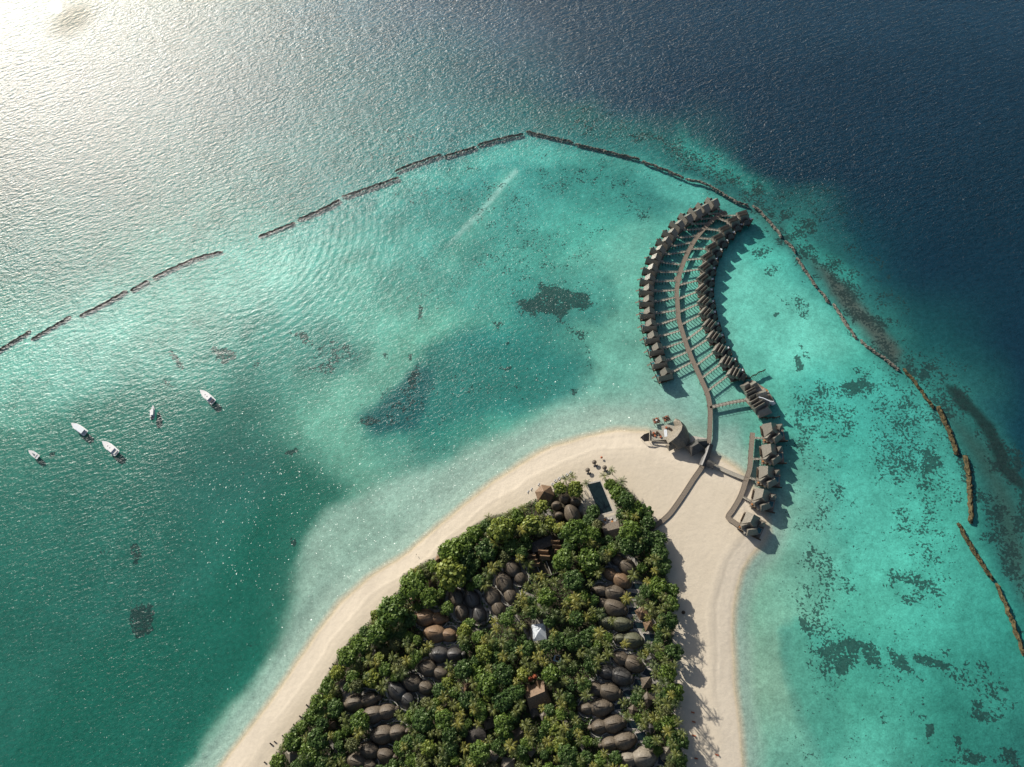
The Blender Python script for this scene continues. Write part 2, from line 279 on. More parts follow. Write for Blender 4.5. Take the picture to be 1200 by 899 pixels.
def make_terrain():
    # world rectangle seen by the camera, finer inside, stretched to the horizon outside
    c = [P(-60,-60), P(1260,-60), P(-60,960), P(1260,960)]
    x0, x1 = min(p.x for p in c), max(p.x for p in c); y0, y1 = min(p.y for p in c), max(p.y for p in c)
    st = 1.35
    def axis(a, b):
        core = np.arange(a, b, st); out = []; s = st; v = core[-1]
        while v < 26000: s *= 1.35; v += s; out.append(v)
        lo = []; s = st; v = core[0]
        while v > -26000: s *= 1.35; v -= s; lo.append(v)
        return np.array(lo[::-1] + list(core) + out)
    xs, ys = axis(x0, x1), axis(y0, y1)
    X, Y = np.meshgrid(xs, ys); nx, ny = len(xs), len(ys)
    x, y = X.ravel(), Y.ravel()
    # picture-plane address of every ground point in front of the lens (only used to look the layout up)
    wv = np.stack([x, y, np.zeros_like(x)-H], -1) @ RWn
    dep = np.maximum(-wv[:,2], 60.0)
    px = np.clip(CX + F_PX*wv[:,0]/dep, -1500, 2700); py = np.clip(CY - F_PX*wv[:,1]/dep, -1500, 2700)
    n1 = fbm(x/42, y/42, 3, 5)-0.5; n2 = fbm(x/42, y/42, 33, 5)-0.5
    f1 = fbm(x/9, y/9, 5, 3)-0.5; f2 = fbm(x/9, y/9, 55, 3)-0.5
    wx, wy = px + n1*46, py + n2*46
    col = gridcol(wx, wy)
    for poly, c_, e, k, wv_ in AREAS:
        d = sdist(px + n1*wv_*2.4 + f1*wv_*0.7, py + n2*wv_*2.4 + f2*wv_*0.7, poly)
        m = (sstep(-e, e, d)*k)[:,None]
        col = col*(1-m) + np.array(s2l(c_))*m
    # patchy brightness of the floor
    mott = fbm(x/16, y/16, 77, 5, .6)-0.5; mott2 = fbm(x/70, y/70, 78, 4)-0.5
    far = sstep(150, 60, np.maximum(0, 0*px))
    lum = col.mean(1)
    col = col*(1 + (mott*0.62 + mott2*0.55)*np.clip(lum*4, .25, 1))[:,None]
    # coral
    coral = np.zeros_like(x)
    for poly, k, e in CORAL:
        w2 = 3+e*3.4; d = sdist(px + f1*w2 + n1*w2, py + f2*w2 + n2*w2, poly)
        coral = np.maximum(coral, sstep(-1.5*e, e*1.1, d)*k)
    # faint scatter of coral heads over the eastern lagoon and the outer reef
    lagoonE = sstep(880, 950, px)*sstep(1180, 1080, px)*sstep(340, 470, py)
    coral = np.maximum(coral, lagoonE*(0.36 + 0.30*sstep(.42, .62, fbm(x/38, y/38, 91, 3))))
    lagoonN = sstep(180, 220, py)*sstep(400, 330, py)*sstep(380, 500, px)*sstep(760, 700, px)
    coral = np.maximum(coral, lagoonN*(0.20 + 0.30*sstep(.45, .62, fbm(x/38, y/38, 92, 3))))
    # island
    wsx = px + (fbm(x/30, y/30, 8, 3)-.5)*7; wsy = py + (fbm(x/30, y/30, 9, 3)-.5)*7
    sd = sdist(wsx, wsy, SHORE)
    coral = coral*sstep(-6, -22, sd); coral = np.clip(coral,0,1)**1.3*.86
    # pale shallows along the beach
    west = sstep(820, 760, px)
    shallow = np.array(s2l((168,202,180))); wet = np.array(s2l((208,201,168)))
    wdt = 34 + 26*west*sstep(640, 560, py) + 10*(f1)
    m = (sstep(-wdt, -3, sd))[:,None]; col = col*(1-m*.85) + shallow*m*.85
    m = (sstep(-9, 0, sd)*.9)[:,None]; col = col*(1-m) + wet*m
    sandn = fbm(x/24, y/24, 21, 4)-.5; streak = fbm((px+py*0.35)/7, (py-px*.3)/60, 23, 3)-.5
    sand = np.array(s2l((216,204,184)))*(1 + sandn*0.16 + streak*0.12)[:,None]
    # damp, trodden tone inland
    m = (sstep(14, 34, sd)*(.35+.4*sstep(.4,.62,fbm(x/50,y/50,24,3))))[:,None]; sand = sand*(1-m)+np.array(s2l((200,187,164)))*m
    # strand lines parallel to the shore
    for dd, wd_, k in ((3.0,1.4,-.10),(17,1.3,.12),(21,1.6,-.10),(30,1.2,.08)):
        q = np.exp(-((sd - dd - sandn*9)/wd_)**2)*k*sstep(.38,.55,fbm(x/60,y/60,25,3)); sand = sand*(1+q)[:,None]
    m = sstep(-.6, 1.0, sd)[:,None]; col = col*(1-m) + sand*m
    m = (np.exp(-((sd-0.6)/1.6)**2)*.5)[:,None]; col = col*(1-m)+np.array(s2l((202,184,148)))*m
    # forest floor and paved courts
    vd = sdist(px + f1*4, py + f2*4, VEG)
    m = sstep(1.5, 6, vd)[:,None]*.96
    litter = np.array([.060,.052,.036])*(1 + f1*.8)[:,None]
    col = col*(1-m) + litter*m
    court = np.zeros_like(x)
    for (qx, qy, qr) in VILLA_SPOTS:
        d = np.hypot(px-qx+f1*5, (py-qy)+f2*5); court = np.maximum(court, sstep(qr+1.5, qr-1.5, d))
    for pts, wd_ in PATHS:
        court = np.maximum(court, sstep(wd_+.8, wd_-.8, ldist(px+n1*3, py+n2*3, pts)))
    m = (court*.9*sstep(-3,3,vd))[:,None]; col = col*(1-m) + np.array([.36,.34,.30])*(1+f2*.3)[:,None]*m
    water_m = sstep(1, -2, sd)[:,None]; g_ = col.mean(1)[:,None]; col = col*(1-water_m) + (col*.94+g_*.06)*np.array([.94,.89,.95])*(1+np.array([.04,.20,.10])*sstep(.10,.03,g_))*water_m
    # heights
    lumc = GRIDL.mean()
    base = gridcol(px, py).mean(1); depth = np.interp(base, [.03,.06,.12,.20,.32,.5], [4.5,4,3.4,2.4,1.5,1.1])
    depth = np.where(py < -300, np.maximum(depth, 4.5), depth)
    z = -depth*sstep(0, -60, sd) - 0.0
    z = np.where(sd < 0, np.minimum(z, np.maximum(sd*0.06, -1.15)), np.minimum(sd*0.05, 1.3))
    z = z + np.where(sd > 2, sandn*.25, 0) - coral*0*f1
    me = bpy.data.meshes.new('terrain')
    co = np.stack([x, y, z], -1).astype(np.float32)
    me.vertices.add(nx*ny); me.vertices.foreach_set('co', co.ravel())
    i = np.arange(nx-1)[None,:] + np.arange(ny-1)[:,None]*nx
    q = np.stack([i, i+1, i+1+nx, i+nx], -1).reshape(-1)
    nf = (nx-1)*(ny-1)
    me.loops.add(nf*4); me.loops.foreach_set('vertex_index', q.astype(np.int32))
    me.polygons.add(nf); me.polygons.foreach_set('loop_start', (np.arange(nf)*4).astype(np.int32))
    me.update(calc_edges=True); me.shade_smooth()
    a = me.color_attributes.new('floor_colour', 'FLOAT_COLOR', 'POINT')
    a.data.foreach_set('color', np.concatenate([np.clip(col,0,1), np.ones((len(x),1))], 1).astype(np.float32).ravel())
    a = me.attributes.new('coral', 'FLOAT', 'POINT'); a.data.foreach_set('value', coral.astype(np.float32))
    a = me.attributes.new('dry', 'FLOAT', 'POINT'); a.data.foreach_set('value', sstep(-2,2,sd).astype(np.float32))
    m, n, l = node_mat('sea_floor_and_sand')
    out = N(n,'ShaderNodeOutputMaterial'); bs = N(n,'ShaderNodeBsdfDiffuse'); l.new(bs.outputs[0], out.inputs[0])
    geo = N(n,'ShaderNodeNewGeometry')
    ac = N(n,'ShaderNodeAttribute', attribute_name='floor_colour'); ak = N(n,'ShaderNodeAttribute', attribute_name='coral'); ad = N(n,'ShaderNodeAttribute', attribute_name='dry')
    def noise(scale, det, rough=.5, dist=0):
        t = N(n,'ShaderNodeTexNoise'); t.inputs['Scale'].default_value = scale; t.inputs['Detail'].default_value = det; t.inputs['Roughness'].default_value = rough; t.inputs['Distortion'].default_value = dist
        l.new(geo.outputs['Position'], t.inputs['Vector']); return t
    def math_(op, a_, b_, c_=None):
        t = N(n,'ShaderNodeMath', operation=op)
        for i_, v_ in enumerate((a_, b_, c_)):
            if v_ is None: continue
            if isinstance(v_, (int,float)): t.inputs[i_].default_value = v_
            else: l.new(v_, t.inputs[i_])
        return t.outputs[0]
    # coral: noise over a threshold that falls with the density
    cn = noise(.62, 3, .6, 0); cn2 = noise(.13, 2, .55, 0)
    mixn = math_('ADD', math_('MULTIPLY', cn.outputs[0], .68), math_('MULTIPLY', cn2.outputs[0], .32))
    thr = math_('SUBTRACT', .705, math_('MULTIPLY', ak.outputs['Fac'], .37))
    d_ = math_('SUBTRACT', mixn, thr); mask = N(n,'ShaderNodeMapRange', interpolation_type='SMOOTHSTEP'); l.new(d_, mask.inputs[0])
    mask.inputs[1].default_value = -.004; mask.inputs[2].default_value = .014; mask.inputs[3].default_value = 0; mask.inputs[4].default_value = 1
    gate = N(n,'ShaderNodeMapRange'); l.new(ak.outputs['Fac'], gate.inputs[0]); gate.inputs[1].default_value = .02; gate.inputs[2].default_value = .09
    cm = math_('MULTIPLY', mask.outputs[0], gate.outputs[0]); cm = math_('MULTIPLY', cm, .95)
    # coral colour: the water's own tint over dark growth
    dk = N(n,'ShaderNodeMix', data_type='RGBA'); dk.blend_type = 'MIX'; dk.inputs[0].default_value = .84; l.new(ac.outputs['Color'], dk.inputs[6])
    fc = noise(.9, 3, .6); rc = N(n,'ShaderNodeValToRGB'); l.new(fc.outputs[0], rc.inputs[0])
    rc.color_ramp.elements[0].position = .35; rc.color_ramp.elements[0].color = (.014,.032,.034,1); rc.color_ramp.elements[1].position = .7; rc.color_ramp.elements[1].color = (.030,.062,.056,1)
    l.new(rc.outputs[0], dk.inputs[7])
    mx = N(n,'ShaderNodeMix', data_type='RGBA'); l.new(cm, mx.inputs[0]); l.new(ac.outputs['Color'], mx.inputs[6]); l.new(dk.outputs[2], mx.inputs[7])
    # fine grain
    g1 = noise(1.1, 2, .7); g2 = noise(.35, 2, .6)
    gr = math_('ADD', math_('MULTIPLY', math_('SUBTRACT', g1.outputs[0], .5), .8), math_('MULTIPLY', math_('SUBTRACT', g2.outputs[0], .5), .7))
    wt = math_('SUBTRACT', 1, math_('MULTIPLY', ad.outputs['Fac'], .80)); gv = math_('ADD', 1, math_('MULTIPLY', gr, wt))
    vm = N(n,'ShaderNodeVectorMath', operation='SCALE'); l.new(mx.outputs[2], vm.inputs[0]); l.new(gv, vm.inputs['Scale'])
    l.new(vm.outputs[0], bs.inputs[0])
    bp = N(n,'ShaderNodeBump'); bp.inputs['Strength'].default_value = .5; bp.inputs['Distance'].default_value = .35; l.new(g2.outputs[0], bp.inputs['Height']); l.new(bp.outputs[0], bs.inputs['Normal'])
    me.materials.append(m)
    o = bpy.data.objects.new('terrain', me); COL.objects.link(o)
    tag(o, 'pale sand island, turquoise lagoon floor and dark coral reef', kind='structure')
    return o

def make_water():
    me = bpy.data.meshes.new('water'); S = 26000
    me.from_pydata([(-S,-S,0),(S,-S,0),(S,S,0),(-S,S,0)], [], [(0,1,2,3)])
    m, n, l = node_mat('sea_water')
    out = N(n,'ShaderNodeOutputMaterial'); geo = N(n,'ShaderNodeNewGeometry')
    def M(op, a_, b_=None, c_=None):
        t = N(n,'ShaderNodeMath', operation=op)
        for i_, v_ in enumerate((a_, b_, c_)):
            if v_ is None: continue
            if isinstance(v_, (int,float)): t.inputs[i_].default_value = v_
            else: l.new(v_, t.inputs[i_])
        return t.outputs[0]
    def near(pt, rad, soft):      # 1 near a point of the sea
        vm = N(n,'ShaderNodeVectorMath', operation='DISTANCE'); l.new(geo.outputs['Position'], vm.inputs[0]); vm.inputs[1].default_value = pt
        r_ = N(n,'ShaderNodeMapRange', interpolation_type='SMOOTHSTEP'); l.new(vm.outputs['Value'], r_.inputs[0]); r_.inputs[1].default_value = rad; r_.inputs[2].default_value = soft; r_.inputs[3].default_value = 1; r_.inputs[4].default_value = 0
        return r_.outputs[0], vm.outputs['Value']
    crest = ang(250, 300, 1, -.32)        # heading of the wave crests
    def waves(scale, stretch, det, rot, rough=.55, dist=.4):
        mp = N(n,'ShaderNodeMapping'); mp.vector_type = 'TEXTURE'; mp.inputs['Rotation'].default_value = (0,0,rot); mp.inputs['Scale'].default_value = (stretch,1,1)
        l.new(geo.outputs['Position'], mp.inputs[0])
        t = N(n,'ShaderNodeTexNoise'); t.inputs['Scale'].default_value = scale; t.inputs['Detail'].default_value = det; t.inputs['Roughness'].default_value = rough; t.inputs['Distortion'].default_value = dist
        l.new(mp.outputs[0], t.inputs[0]); return t.outputs[0]
    h1 = waves(.34, 2.4, 3, crest, .6, 0); h2 = waves(.85, 1.8, 1, crest + .5, .6, 0)
    # rings spreading from the gap in the breakwater
    gap = P(283, 285)
    nr, dist = near(tuple(gap), 20, 190)
    ring = M('SINE', M('ADD', M('MULTIPLY', dist, .95), M('MULTIPLY', h1, 5)))
    lo_, _ = near(tuple(P(330, 420)), 60, 330)
    # the open sea is rougher than the lagoon
    hsum = M('ADD', M('MULTIPLY', h1, 1.7), M('MULTIPLY', h2, .7))
    reefc, _ = near(tuple(P(620, 520)), 225, 300)
    hsum = M('MULTIPLY', hsum, M('SUBTRACT', 1.0, M('MULTIPLY', reefc, .68)))
    hsum = M('ADD', hsum, M('MULTIPLY', M('MULTIPLY', ring, nr), .065))
    eastc, _ = near(tuple(P(1000, 580)), 120, 270)
    hsum = M('MULTIPLY', hsum, M('SUBTRACT', 1.0, M('MULTIPLY', eastc, .75)))
    westc, _ = near(tuple(P(120, 760)), 120, 380)
    hsum = M('MULTIPLY', hsum, M('SUBTRACT', 1.0, M('MULTIPLY', westc, .6)))
    slick, _ = near(tuple(P(84, 22)), 6, 42)
    bp = N(n,'ShaderNodeBump'); bp.inputs['Strength'].default_value = 1; bp.inputs['Distance'].default_value = 1.0; l.new(hsum, bp.inputs['Height'])
    # wide lobe: ripples smaller than a pixel
    g1 = N(n,'ShaderNodeBsdfGlossy'); g1.distribution = 'BECKMANN'; l.new(bp.outputs[0], g1.inputs['Normal'])
    g1.inputs['Roughness'].default_value = .365
    # narrow lobe: single facets that flash
    def facets(scale, seed):
        vo = N(n,'ShaderNodeTexVoronoi'); vo.inputs['Scale'].default_value = scale
        mp = N(n,'ShaderNodeMapping'); mp.inputs['Location'].default_value = (seed, seed*1.7, 0); l.new(geo.outputs['Position'], mp.inputs[0]); l.new(mp.outputs[0], vo.inputs['Vector'])
        sb = N(n,'ShaderNodeVectorMath', operation='SUBTRACT'); l.new(vo.outputs['Color'], sb.inputs[0]); sb.inputs[1].default_value = (.5,.5,.5); return sb.outputs[0]
    a1, a2 = facets(1.3, 3.1), facets(.8, 11.7)
    ad = N(n,'ShaderNodeVectorMath', operation='ADD'); l.new(a1, ad.inputs[0]); l.new(a2, ad.inputs[1])
    sc = N(n,'ShaderNodeVectorMath', operation='MULTIPLY'); l.new(ad.outputs[0], sc.inputs[0]); sc.inputs[1].default_value = (.44,.44,0)
    s2 = N(n,'ShaderNodeVectorMath', operation='SCALE'); l.new(sc.outputs[0], s2.inputs[0]); s2.inputs['Scale'].default_value = 1.0
    nn = N(n,'ShaderNodeVectorMath', operation='ADD'); l.new(bp.outputs[0], nn.inputs[0]); l.new(s2.outputs[0], nn.inputs[1])
    no = N(n,'ShaderNodeVectorMath', operation='NORMALIZE'); l.new(nn.outputs[0], no.inputs[0])
    g2 = N(n,'ShaderNodeBsdfGlossy'); g2.distribution = 'BECKMANN'; g2.inputs['Roughness'].default_value = .17; l.new(no.outputs[0], g2.inputs['Normal'])
    gm = N(n,'ShaderNodeMixShader'); gm.inputs[0].default_value = .11; l.new(g1.outputs[0], gm.inputs[1]); l.new(g2.outputs[0], gm.inputs[2])
    dt = N(n,'ShaderNodeVectorMath', operation='DOT_PRODUCT'); l.new(geo.outputs['Incoming'], dt.inputs[0]); l.new(bp.outputs[0], dt.inputs[1])
    fres = M('MULTIPLY_ADD', 1.45, M('ADD', .021, M('MULTIPLY', .979, M('POWER', M('SUBTRACT', 1, M('ABSOLUTE', dt.outputs['Value'])), 5))), 0.0)
    # a patch of calm water: mirror-smooth, so it sends the sun's glare elsewhere
    g3 = N(n,'ShaderNodeBsdfGlossy'); g3.distribution = 'BECKMANN'; g3.inputs['Roughness'].default_value = .04; g3.inputs['Normal'].default_value = (0,0,1)
    cv = N(n,'ShaderNodeCombineXYZ'); cv.inputs[2].default_value = 1; l.new(cv.outputs[0], g3.inputs['Normal'])
    gs = N(n,'ShaderNodeMixShader'); l.new(M('MULTIPLY', slick, M('ADD', .60, M('MULTIPLY', h1, .7))), gs.inputs[0]); l.new(gm.outputs[0], gs.inputs[1]); l.new(g3.outputs[0], gs.inputs[2])
    tr = N(n,'ShaderNodeBsdfTransparent')
    mx = N(n,'ShaderNodeMixShader'); l.new(fres, mx.inputs[0]); l.new(tr.outputs[0], mx.inputs[1]); l.new(gs.outputs[0], mx.inputs[2])
    l.new(mx.outputs[0], out.inputs[0])
    me.materials.append(m); o = bpy.data.objects.new('water', me); COL.objects.link(o)
    tag(o, 'rippled turquoise lagoon and dark blue ocean surface', kind='structure')
# ------------------------------------------------------------------ materials for built things
def surf(name, c1, c2, scale=.6, rough=.9, stretch=None, bump=.3, detail=4, spec=.2, plank=None, var=0.12):
    m, n, l = node_mat(name); out = N(n,'ShaderNodeOutputMaterial'); b = N(n,'ShaderNodeBsdfPrincipled'); l.new(b.outputs[0], out.inputs[0])
    tc = N(n,'ShaderNodeTexCoord'); mp = N(n,'ShaderNodeMapping'); l.new(tc.outputs['Object'], mp.inputs[0])
    if stretch: mp.inputs['Scale'].default_value = stretch
    t = N(n,'ShaderNodeTexNoise'); t.inputs['Scale'].default_value = scale; t.inputs['Detail'].default_value = detail; t.inputs['Roughness'].default_value = .65; l.new(mp.outputs[0], t.inputs[0])
    r = N(n,'ShaderNodeValToRGB'); l.new(t.outputs[0], r.inputs[0]); r.color_ramp.elements[0].position = .34; r.color_ramp.elements[1].position = .68
    r.color_ramp.elements[0].color = (*c1,1); r.color_ramp.elements[1].color = (*c2,1)
    oi = N(n,'ShaderNodeObjectInfo'); mr = N(n,'ShaderNodeMapRange'); l.new(oi.outputs['Random'], mr.inputs[0]); mr.inputs[3].default_value = 1-var; mr.inputs[4].default_value = 1+var
    sc = N(n,'ShaderNodeVectorMath', operation='SCALE'); l.new(r.outputs[0], sc.inputs[0]); l.new(mr.outputs[0], sc.inputs['Scale']); last = sc.outputs[0]
    if plank:
        wv = N(n,'ShaderNodeTexWave'); wv.inputs['Scale'].default_value = plank; wv.inputs['Distortion'].default_value = .3; l.new(tc.outputs['Object'], wv.inputs[0])
        m2 = N(n,'ShaderNodeMapRange'); l.new(wv.outputs[0], m2.inputs[0]); m2.inputs[3].default_value = .8; m2.inputs[4].default_value = 1.08
        s2 = N(n,'ShaderNodeVectorMath', operation='SCALE'); l.new(last, s2.inputs[0]); l.new(m2.outputs[0], s2.inputs['Scale']); last = s2.outputs[0]
    l.new(last, b.inputs['Base Color']); b.inputs['Roughness'].default_value = rough; b.inputs['Specular IOR Level'].default_value = spec
    bp = N(n,'ShaderNodeBump'); bp.inputs['Strength'].default_value = bump; bp.inputs['Distance'].default_value = .15; l.new(t.outputs[0], bp.inputs['Height']); l.new(bp.outputs[0], b.inputs['Normal'])
    return m
M_ = dict(
 shingle = surf('weathered_grey_shingle', (.13,.12,.10), (.25,.23,.19), 1.2, stretch=(1,1,2.5), rough=.42, spec=1.0),
 shingle2 = surf('dark_shingle', (.045,.042,.04), (.10,.095,.085), 1.0, rough=.5, spec=.6),
 thatch = surf('brown_thatch', (.07,.056,.04), (.17,.137,.098), 1.3, bump=.8, rough=.62, spec=.45),
 thatch_red = surf('russet_thatch', (.12,.075,.044), (.25,.16,.09), 1.3, bump=.8, rough=.62, spec=.45),
 thatch_green = surf('mossy_thatch', (.06,.066,.04), (.14,.14,.085), 1.1, bump=.8, rough=.62, spec=.45),
 thatch_pale = surf('pale_thatch', (.15,.13,.10), (.28,.245,.19), .9, bump=.6, rough=.62, spec=.45),
 deck = surf('weathered_deck', (.20,.165,.13), (.33,.28,.22), 1.5, plank=1.6),
 deck_pale = surf('bleached_deck', (.36,.33,.27), (.52,.48,.40), 1.4, plank=1.6),
 wood = surf('dark_timber', (.05,.035,.025), (.11,.08,.055), 2),
 pile = surf('timber_pile', (.06,.05,.04), (.12,.10,.08), 2),
 wall = surf('rendered_wall', (.33,.30,.25), (.45,.42,.36), .8),
 darkwall = surf('dark_wall', (.05,.045,.04), (.10,.09,.08), 1),
 court = surf('court_wall', (.34,.325,.29), (.50,.47,.42), .9),
 white = surf('white_gelcoat', (.72,.72,.71), (.82,.82,.81), .5, rough=.35, spec=.5, bump=.05),
 grey = surf('grey_canvas', (.30,.31,.32), (.40,.41,.42), .8),
 canvas = surf('pale_canvas', (.66,.71,.74), (.78,.82,.84), .7),
 glass = surf('dark_glass', (.015,.02,.025), (.03,.035,.04), .7, rough=.12, spec=.6, bump=0),
 cushion = surf('pale_cushion', (.55,.53,.50), (.68,.66,.63), 1.5),
 cushion_dark = surf('charcoal_cushion', (.05,.05,.055), (.09,.09,.10), 1.5),
 red = surf('terracotta_cloth', (.36,.10,.05), (.48,.16,.08), 1.2),
 orange = surf('orange_cushion', (.50,.20,.06), (.62,.28,.10), 1.2),
 blue = surf('pale_blue_sheet', (.30,.42,.52), (.42,.55,.64), 1.2),
 pool = surf('dark_pool_water', (.006,.014,.016), (.012,.024,.026), .3, rough=.10, spec=.5, bump=.05),
 plunge = surf('turquoise_plunge_water', (.04,.16,.17), (.07,.24,.25), .5, rough=.08, spec=.5, bump=.05),
 rock = surf('reef_rock', (.09,.082,.07), (.30,.275,.23), .55, bump=1.0, detail=6),
 rock_moss = surf('weedy_rock', (.04,.036,.02), (.16,.125,.06), .5, bump=1.0, detail=6),
 coping = surf('stone_coping', (.40,.37,.32), (.54,.50,.44), 1.0),
 skin = surf('skin', (.30,.17,.11), (.38,.22,.15), 3, bump=0),
 cloth = surf('dark_swimwear', (.03,.04,.07), (.05,.06,.10), 3, bump=0),
)
ORD = ['first','second','third','fourth','fifth','sixth','seventh','eighth','ninth','tenth','eleventh','twelfth','thirteenth','fourteenth','fifteenth','sixteenth','seventeenth','eighteenth','nineteenth','twentieth']
LAND = []      # (px, py, short phrase) landmarks used to tell trees apart
CLEAR = []     # (px, py, r) no tree crowns here
def base_at(px, py, z, ground=0.0):
    p = P(px, py, z); return Vector((p.x, p.y, ground))

# ------------------------------------------------------------------ jetties
MAIN = [(852,249),(841,253),(833,260),(825,268),(816,279),(808,292),(802,305),(797,319),(794,332),(793,343),(794,357),(795,373),(799,387),(804,403),(811,421),(820,441),(829,462),(832,479),(832,497),(831,515),(828,530),(823,546),(813,561),(800,581),(791,594),(783,604),(770,615),(762,620)]
SOUTH = [(882,507),(880,530),(878.5,549),(874,563),(868,581),(859,597),(853,606),(859,611),(866,616)]
def densify(pts, step):
    out = []
    P3 = [Vector(p) for p in pts]
    n = len(P3)
    for i in range(n-1):
        a, b, c, d = P3[max(i-1,0)], P3[i], P3[i+1], P3[min(i+2,n-1)]
        k = max(1, int((c-b).length/step))
        for j in range(k):
            t = j/k
            out.append(.5*((2*b) + (c-a)*t + (2*a-5*b+4*c-d)*t*t + (3*b-a-3*c+d)*t**3))
    out.append(P3[-1]); return out
def ribbon(mb, pts, w, z0, z1):
    n = len(pts); L_, R_ = [], []
    for i, p in enumerate(pts):
        t = (pts[min(i+1,n-1)] - pts[max(i-1,0)]); t = Vector((t.x,t.y)).normalized(); q = Vector((-t.y,t.x))*w/2
        L_.append((p.x+q.x,p.y+q.y)); R_.append((p.x-q.x,p.y-q.y))
    vs = [(x,y,z1) for x,y in L_]+[(x,y,z1) for x,y in R_]+[(x,y,z0) for x,y in L_]+[(x,y,z0) for x,y in R_]
    fs = []
    for i in range(n-1):
        fs += [(i,n+i,n+i+1,i+1),(2*n+i,2*n+i+1,3*n+i+1,3*n+i),(i,i+1,2*n+i+1,2*n+i),(n+i,3*n+i,3*n+i+1,n+i+1)]
    fs += [(0,2*n,3*n,n),(n-1,2*n-1,4*n-1,3*n-1)]
    mb.add(vs, fs); return L_, R_
PILE_ME = MB().tube((0,0,-3.2),(0,0,2.4),.17,.15,6)
_pile_mesh = None
def pile(parent, x, y, top=2.4, name='pile'):
    global _pile_mesh
    if _pile_mesh is None:
        o = PILE_ME.build(name, M_['pile'], parent, smooth=False); _pile_mesh = o.data
    else:
        o = bpy.data.objects.new(name, _pile_mesh); COL.objects.link(o); o.parent = parent
    o.location = (x, y, top-2.4); return o
DZ = 2.0        # height of the walkways over the water
def walkway(name, pts_px, width, label, cat, group=None, mat='deck', every=2.6, rail=True, zdeck=DZ, maxp=96, step=2.0):
    w3 = [P(x, y, zdeck) for x, y in pts_px]; w3 = [Vector((p.x,p.y,0)) for p in w3]
    o = empty(name, w3[0]); tag(o, label, cat, group); off = w3[0]
    pts = densify([p-off for p in w3], step)
    mb = MB(); Ls, Rs = ribbon(mb, pts, width, zdeck-.22, zdeck); mb.build('deck', M_[mat], o)
    # edge beams
    for side in (Ls, Rs):
        eb = MB(); ribbon(eb, [Vector((x,y,0)) for x,y in side], .22, zdeck-.34, zdeck+.10); eb.build('edge_beam', M_[mat], o)
    # posts: one row down each side
    tot = 0; spots = []; nxt = every*.5
    for a, b, l0, l1, r0, r1 in zip(pts, pts[1:], Ls, Ls[1:], Rs, Rs[1:]):
        d = (b-a).length
        while nxt <= tot + d and d > 0:
            t = (nxt-tot)/d; spots.append((l0[0]*(1-t)+l1[0]*t, l0[1]*(1-t)+l1[1]*t)); spots.append((r0[0]*(1-t)+r1[0]*t, r0[1]*(1-t)+r1[1]*t)); nxt += every
        tot += d
    if len(spots) > maxp: spots = spots[::2*math.ceil(len(spots)/maxp/1.0)//2 or 1][:maxp]
    for x, y in spots: pile(o, x, y, zdeck+1.0 if rail else zdeck)
    if rail:
        hb = MB()
        for side in (Ls, Rs): ribbon(hb, [Vector((x,y,0)) for x,y in side], .10, zdeck+.92, zdeck+1.0)
        hb.build('handrail', M_['pile'], o)
    return o
def jetties():
    walkway('jetty', MAIN, 3.0, 'long curving timber jetty running from the trees out to the overwater villas', 'jetty', every=9, rail=False)
    walkway('jetty', SOUTH, 3.0, 'short curving timber jetty serving the five large villas at the sand spit', 'jetty', every=5, rail=False)
    walkway('jetty', [(826,541),(842,548),(858,555),(876,562)], 2.6, 'straight pale walkway crossing the sand between the two curved jetties', 'walkway', mat='deck_pale', every=4, rail=False, zdeck=1.9)
    # round turning place on the main jetty
    p = P(794.5, 327, DZ); o = empty('landing', (p.x,p.y,0)); tag(o, 'small eight-sided landing where the main jetty widens between villas', 'landing')
    k = [(math.cos(t*math.pi/4+.39)*2.9, math.sin(t*math.pi/4+.39)*2.9) for t in range(8)]
    MB().prism(k, DZ-.3, DZ+.02).build('deck', M_['deck'], o)
    for i in (0,2,4,6): pile(o, k[i][0]*.9, k[i][1]*.9, DZ)

# ------------------------------------------------------------------ overwater villas
WEST = [(836,238),(825,244),(816,250),(805,256),(795,264),(787,274),(780,284),(773,294),(768,304),(764,316),(761,328),(760,340),(760,353),(761,367),(763,381),(766,395),(771,409),(775,424),(781,438)]
EAST = [(870,253),(859,260),(850,270),(842,280),(835,291),(830,302),(827,314),(825,327),(824,340),(826,354),(828,367),(832,381),(837,395),(844,410),(852,424),(861,437)]
SOUTHV = [(904,505),(903,530),(899,556),(893,583),(880,612)]
def pool_box(parent, x, y, lx, ly, z, mat='plunge', a=0):
    f = MB()
    c, s = math.cos(a), math.sin(a)
    for dx, dy, sx, sy in ((0,ly/2,lx+.6,.3),(0,-ly/2,lx+.6,.3),(lx/2,0,.3,ly-.3),(-lx/2,0,.3,ly-.3)):
        f.obox(x+dx*c-dy*s, y+dx*s+dy*c, a, sx, sy, z-.3, z+.12)
    q = f.build('pool_rim', M_['coping'], parent)
    MB().obox(x, y, a, lx-.3, ly-.3, z-.3, z+.03).build('pool_water', M_[mat], parent)
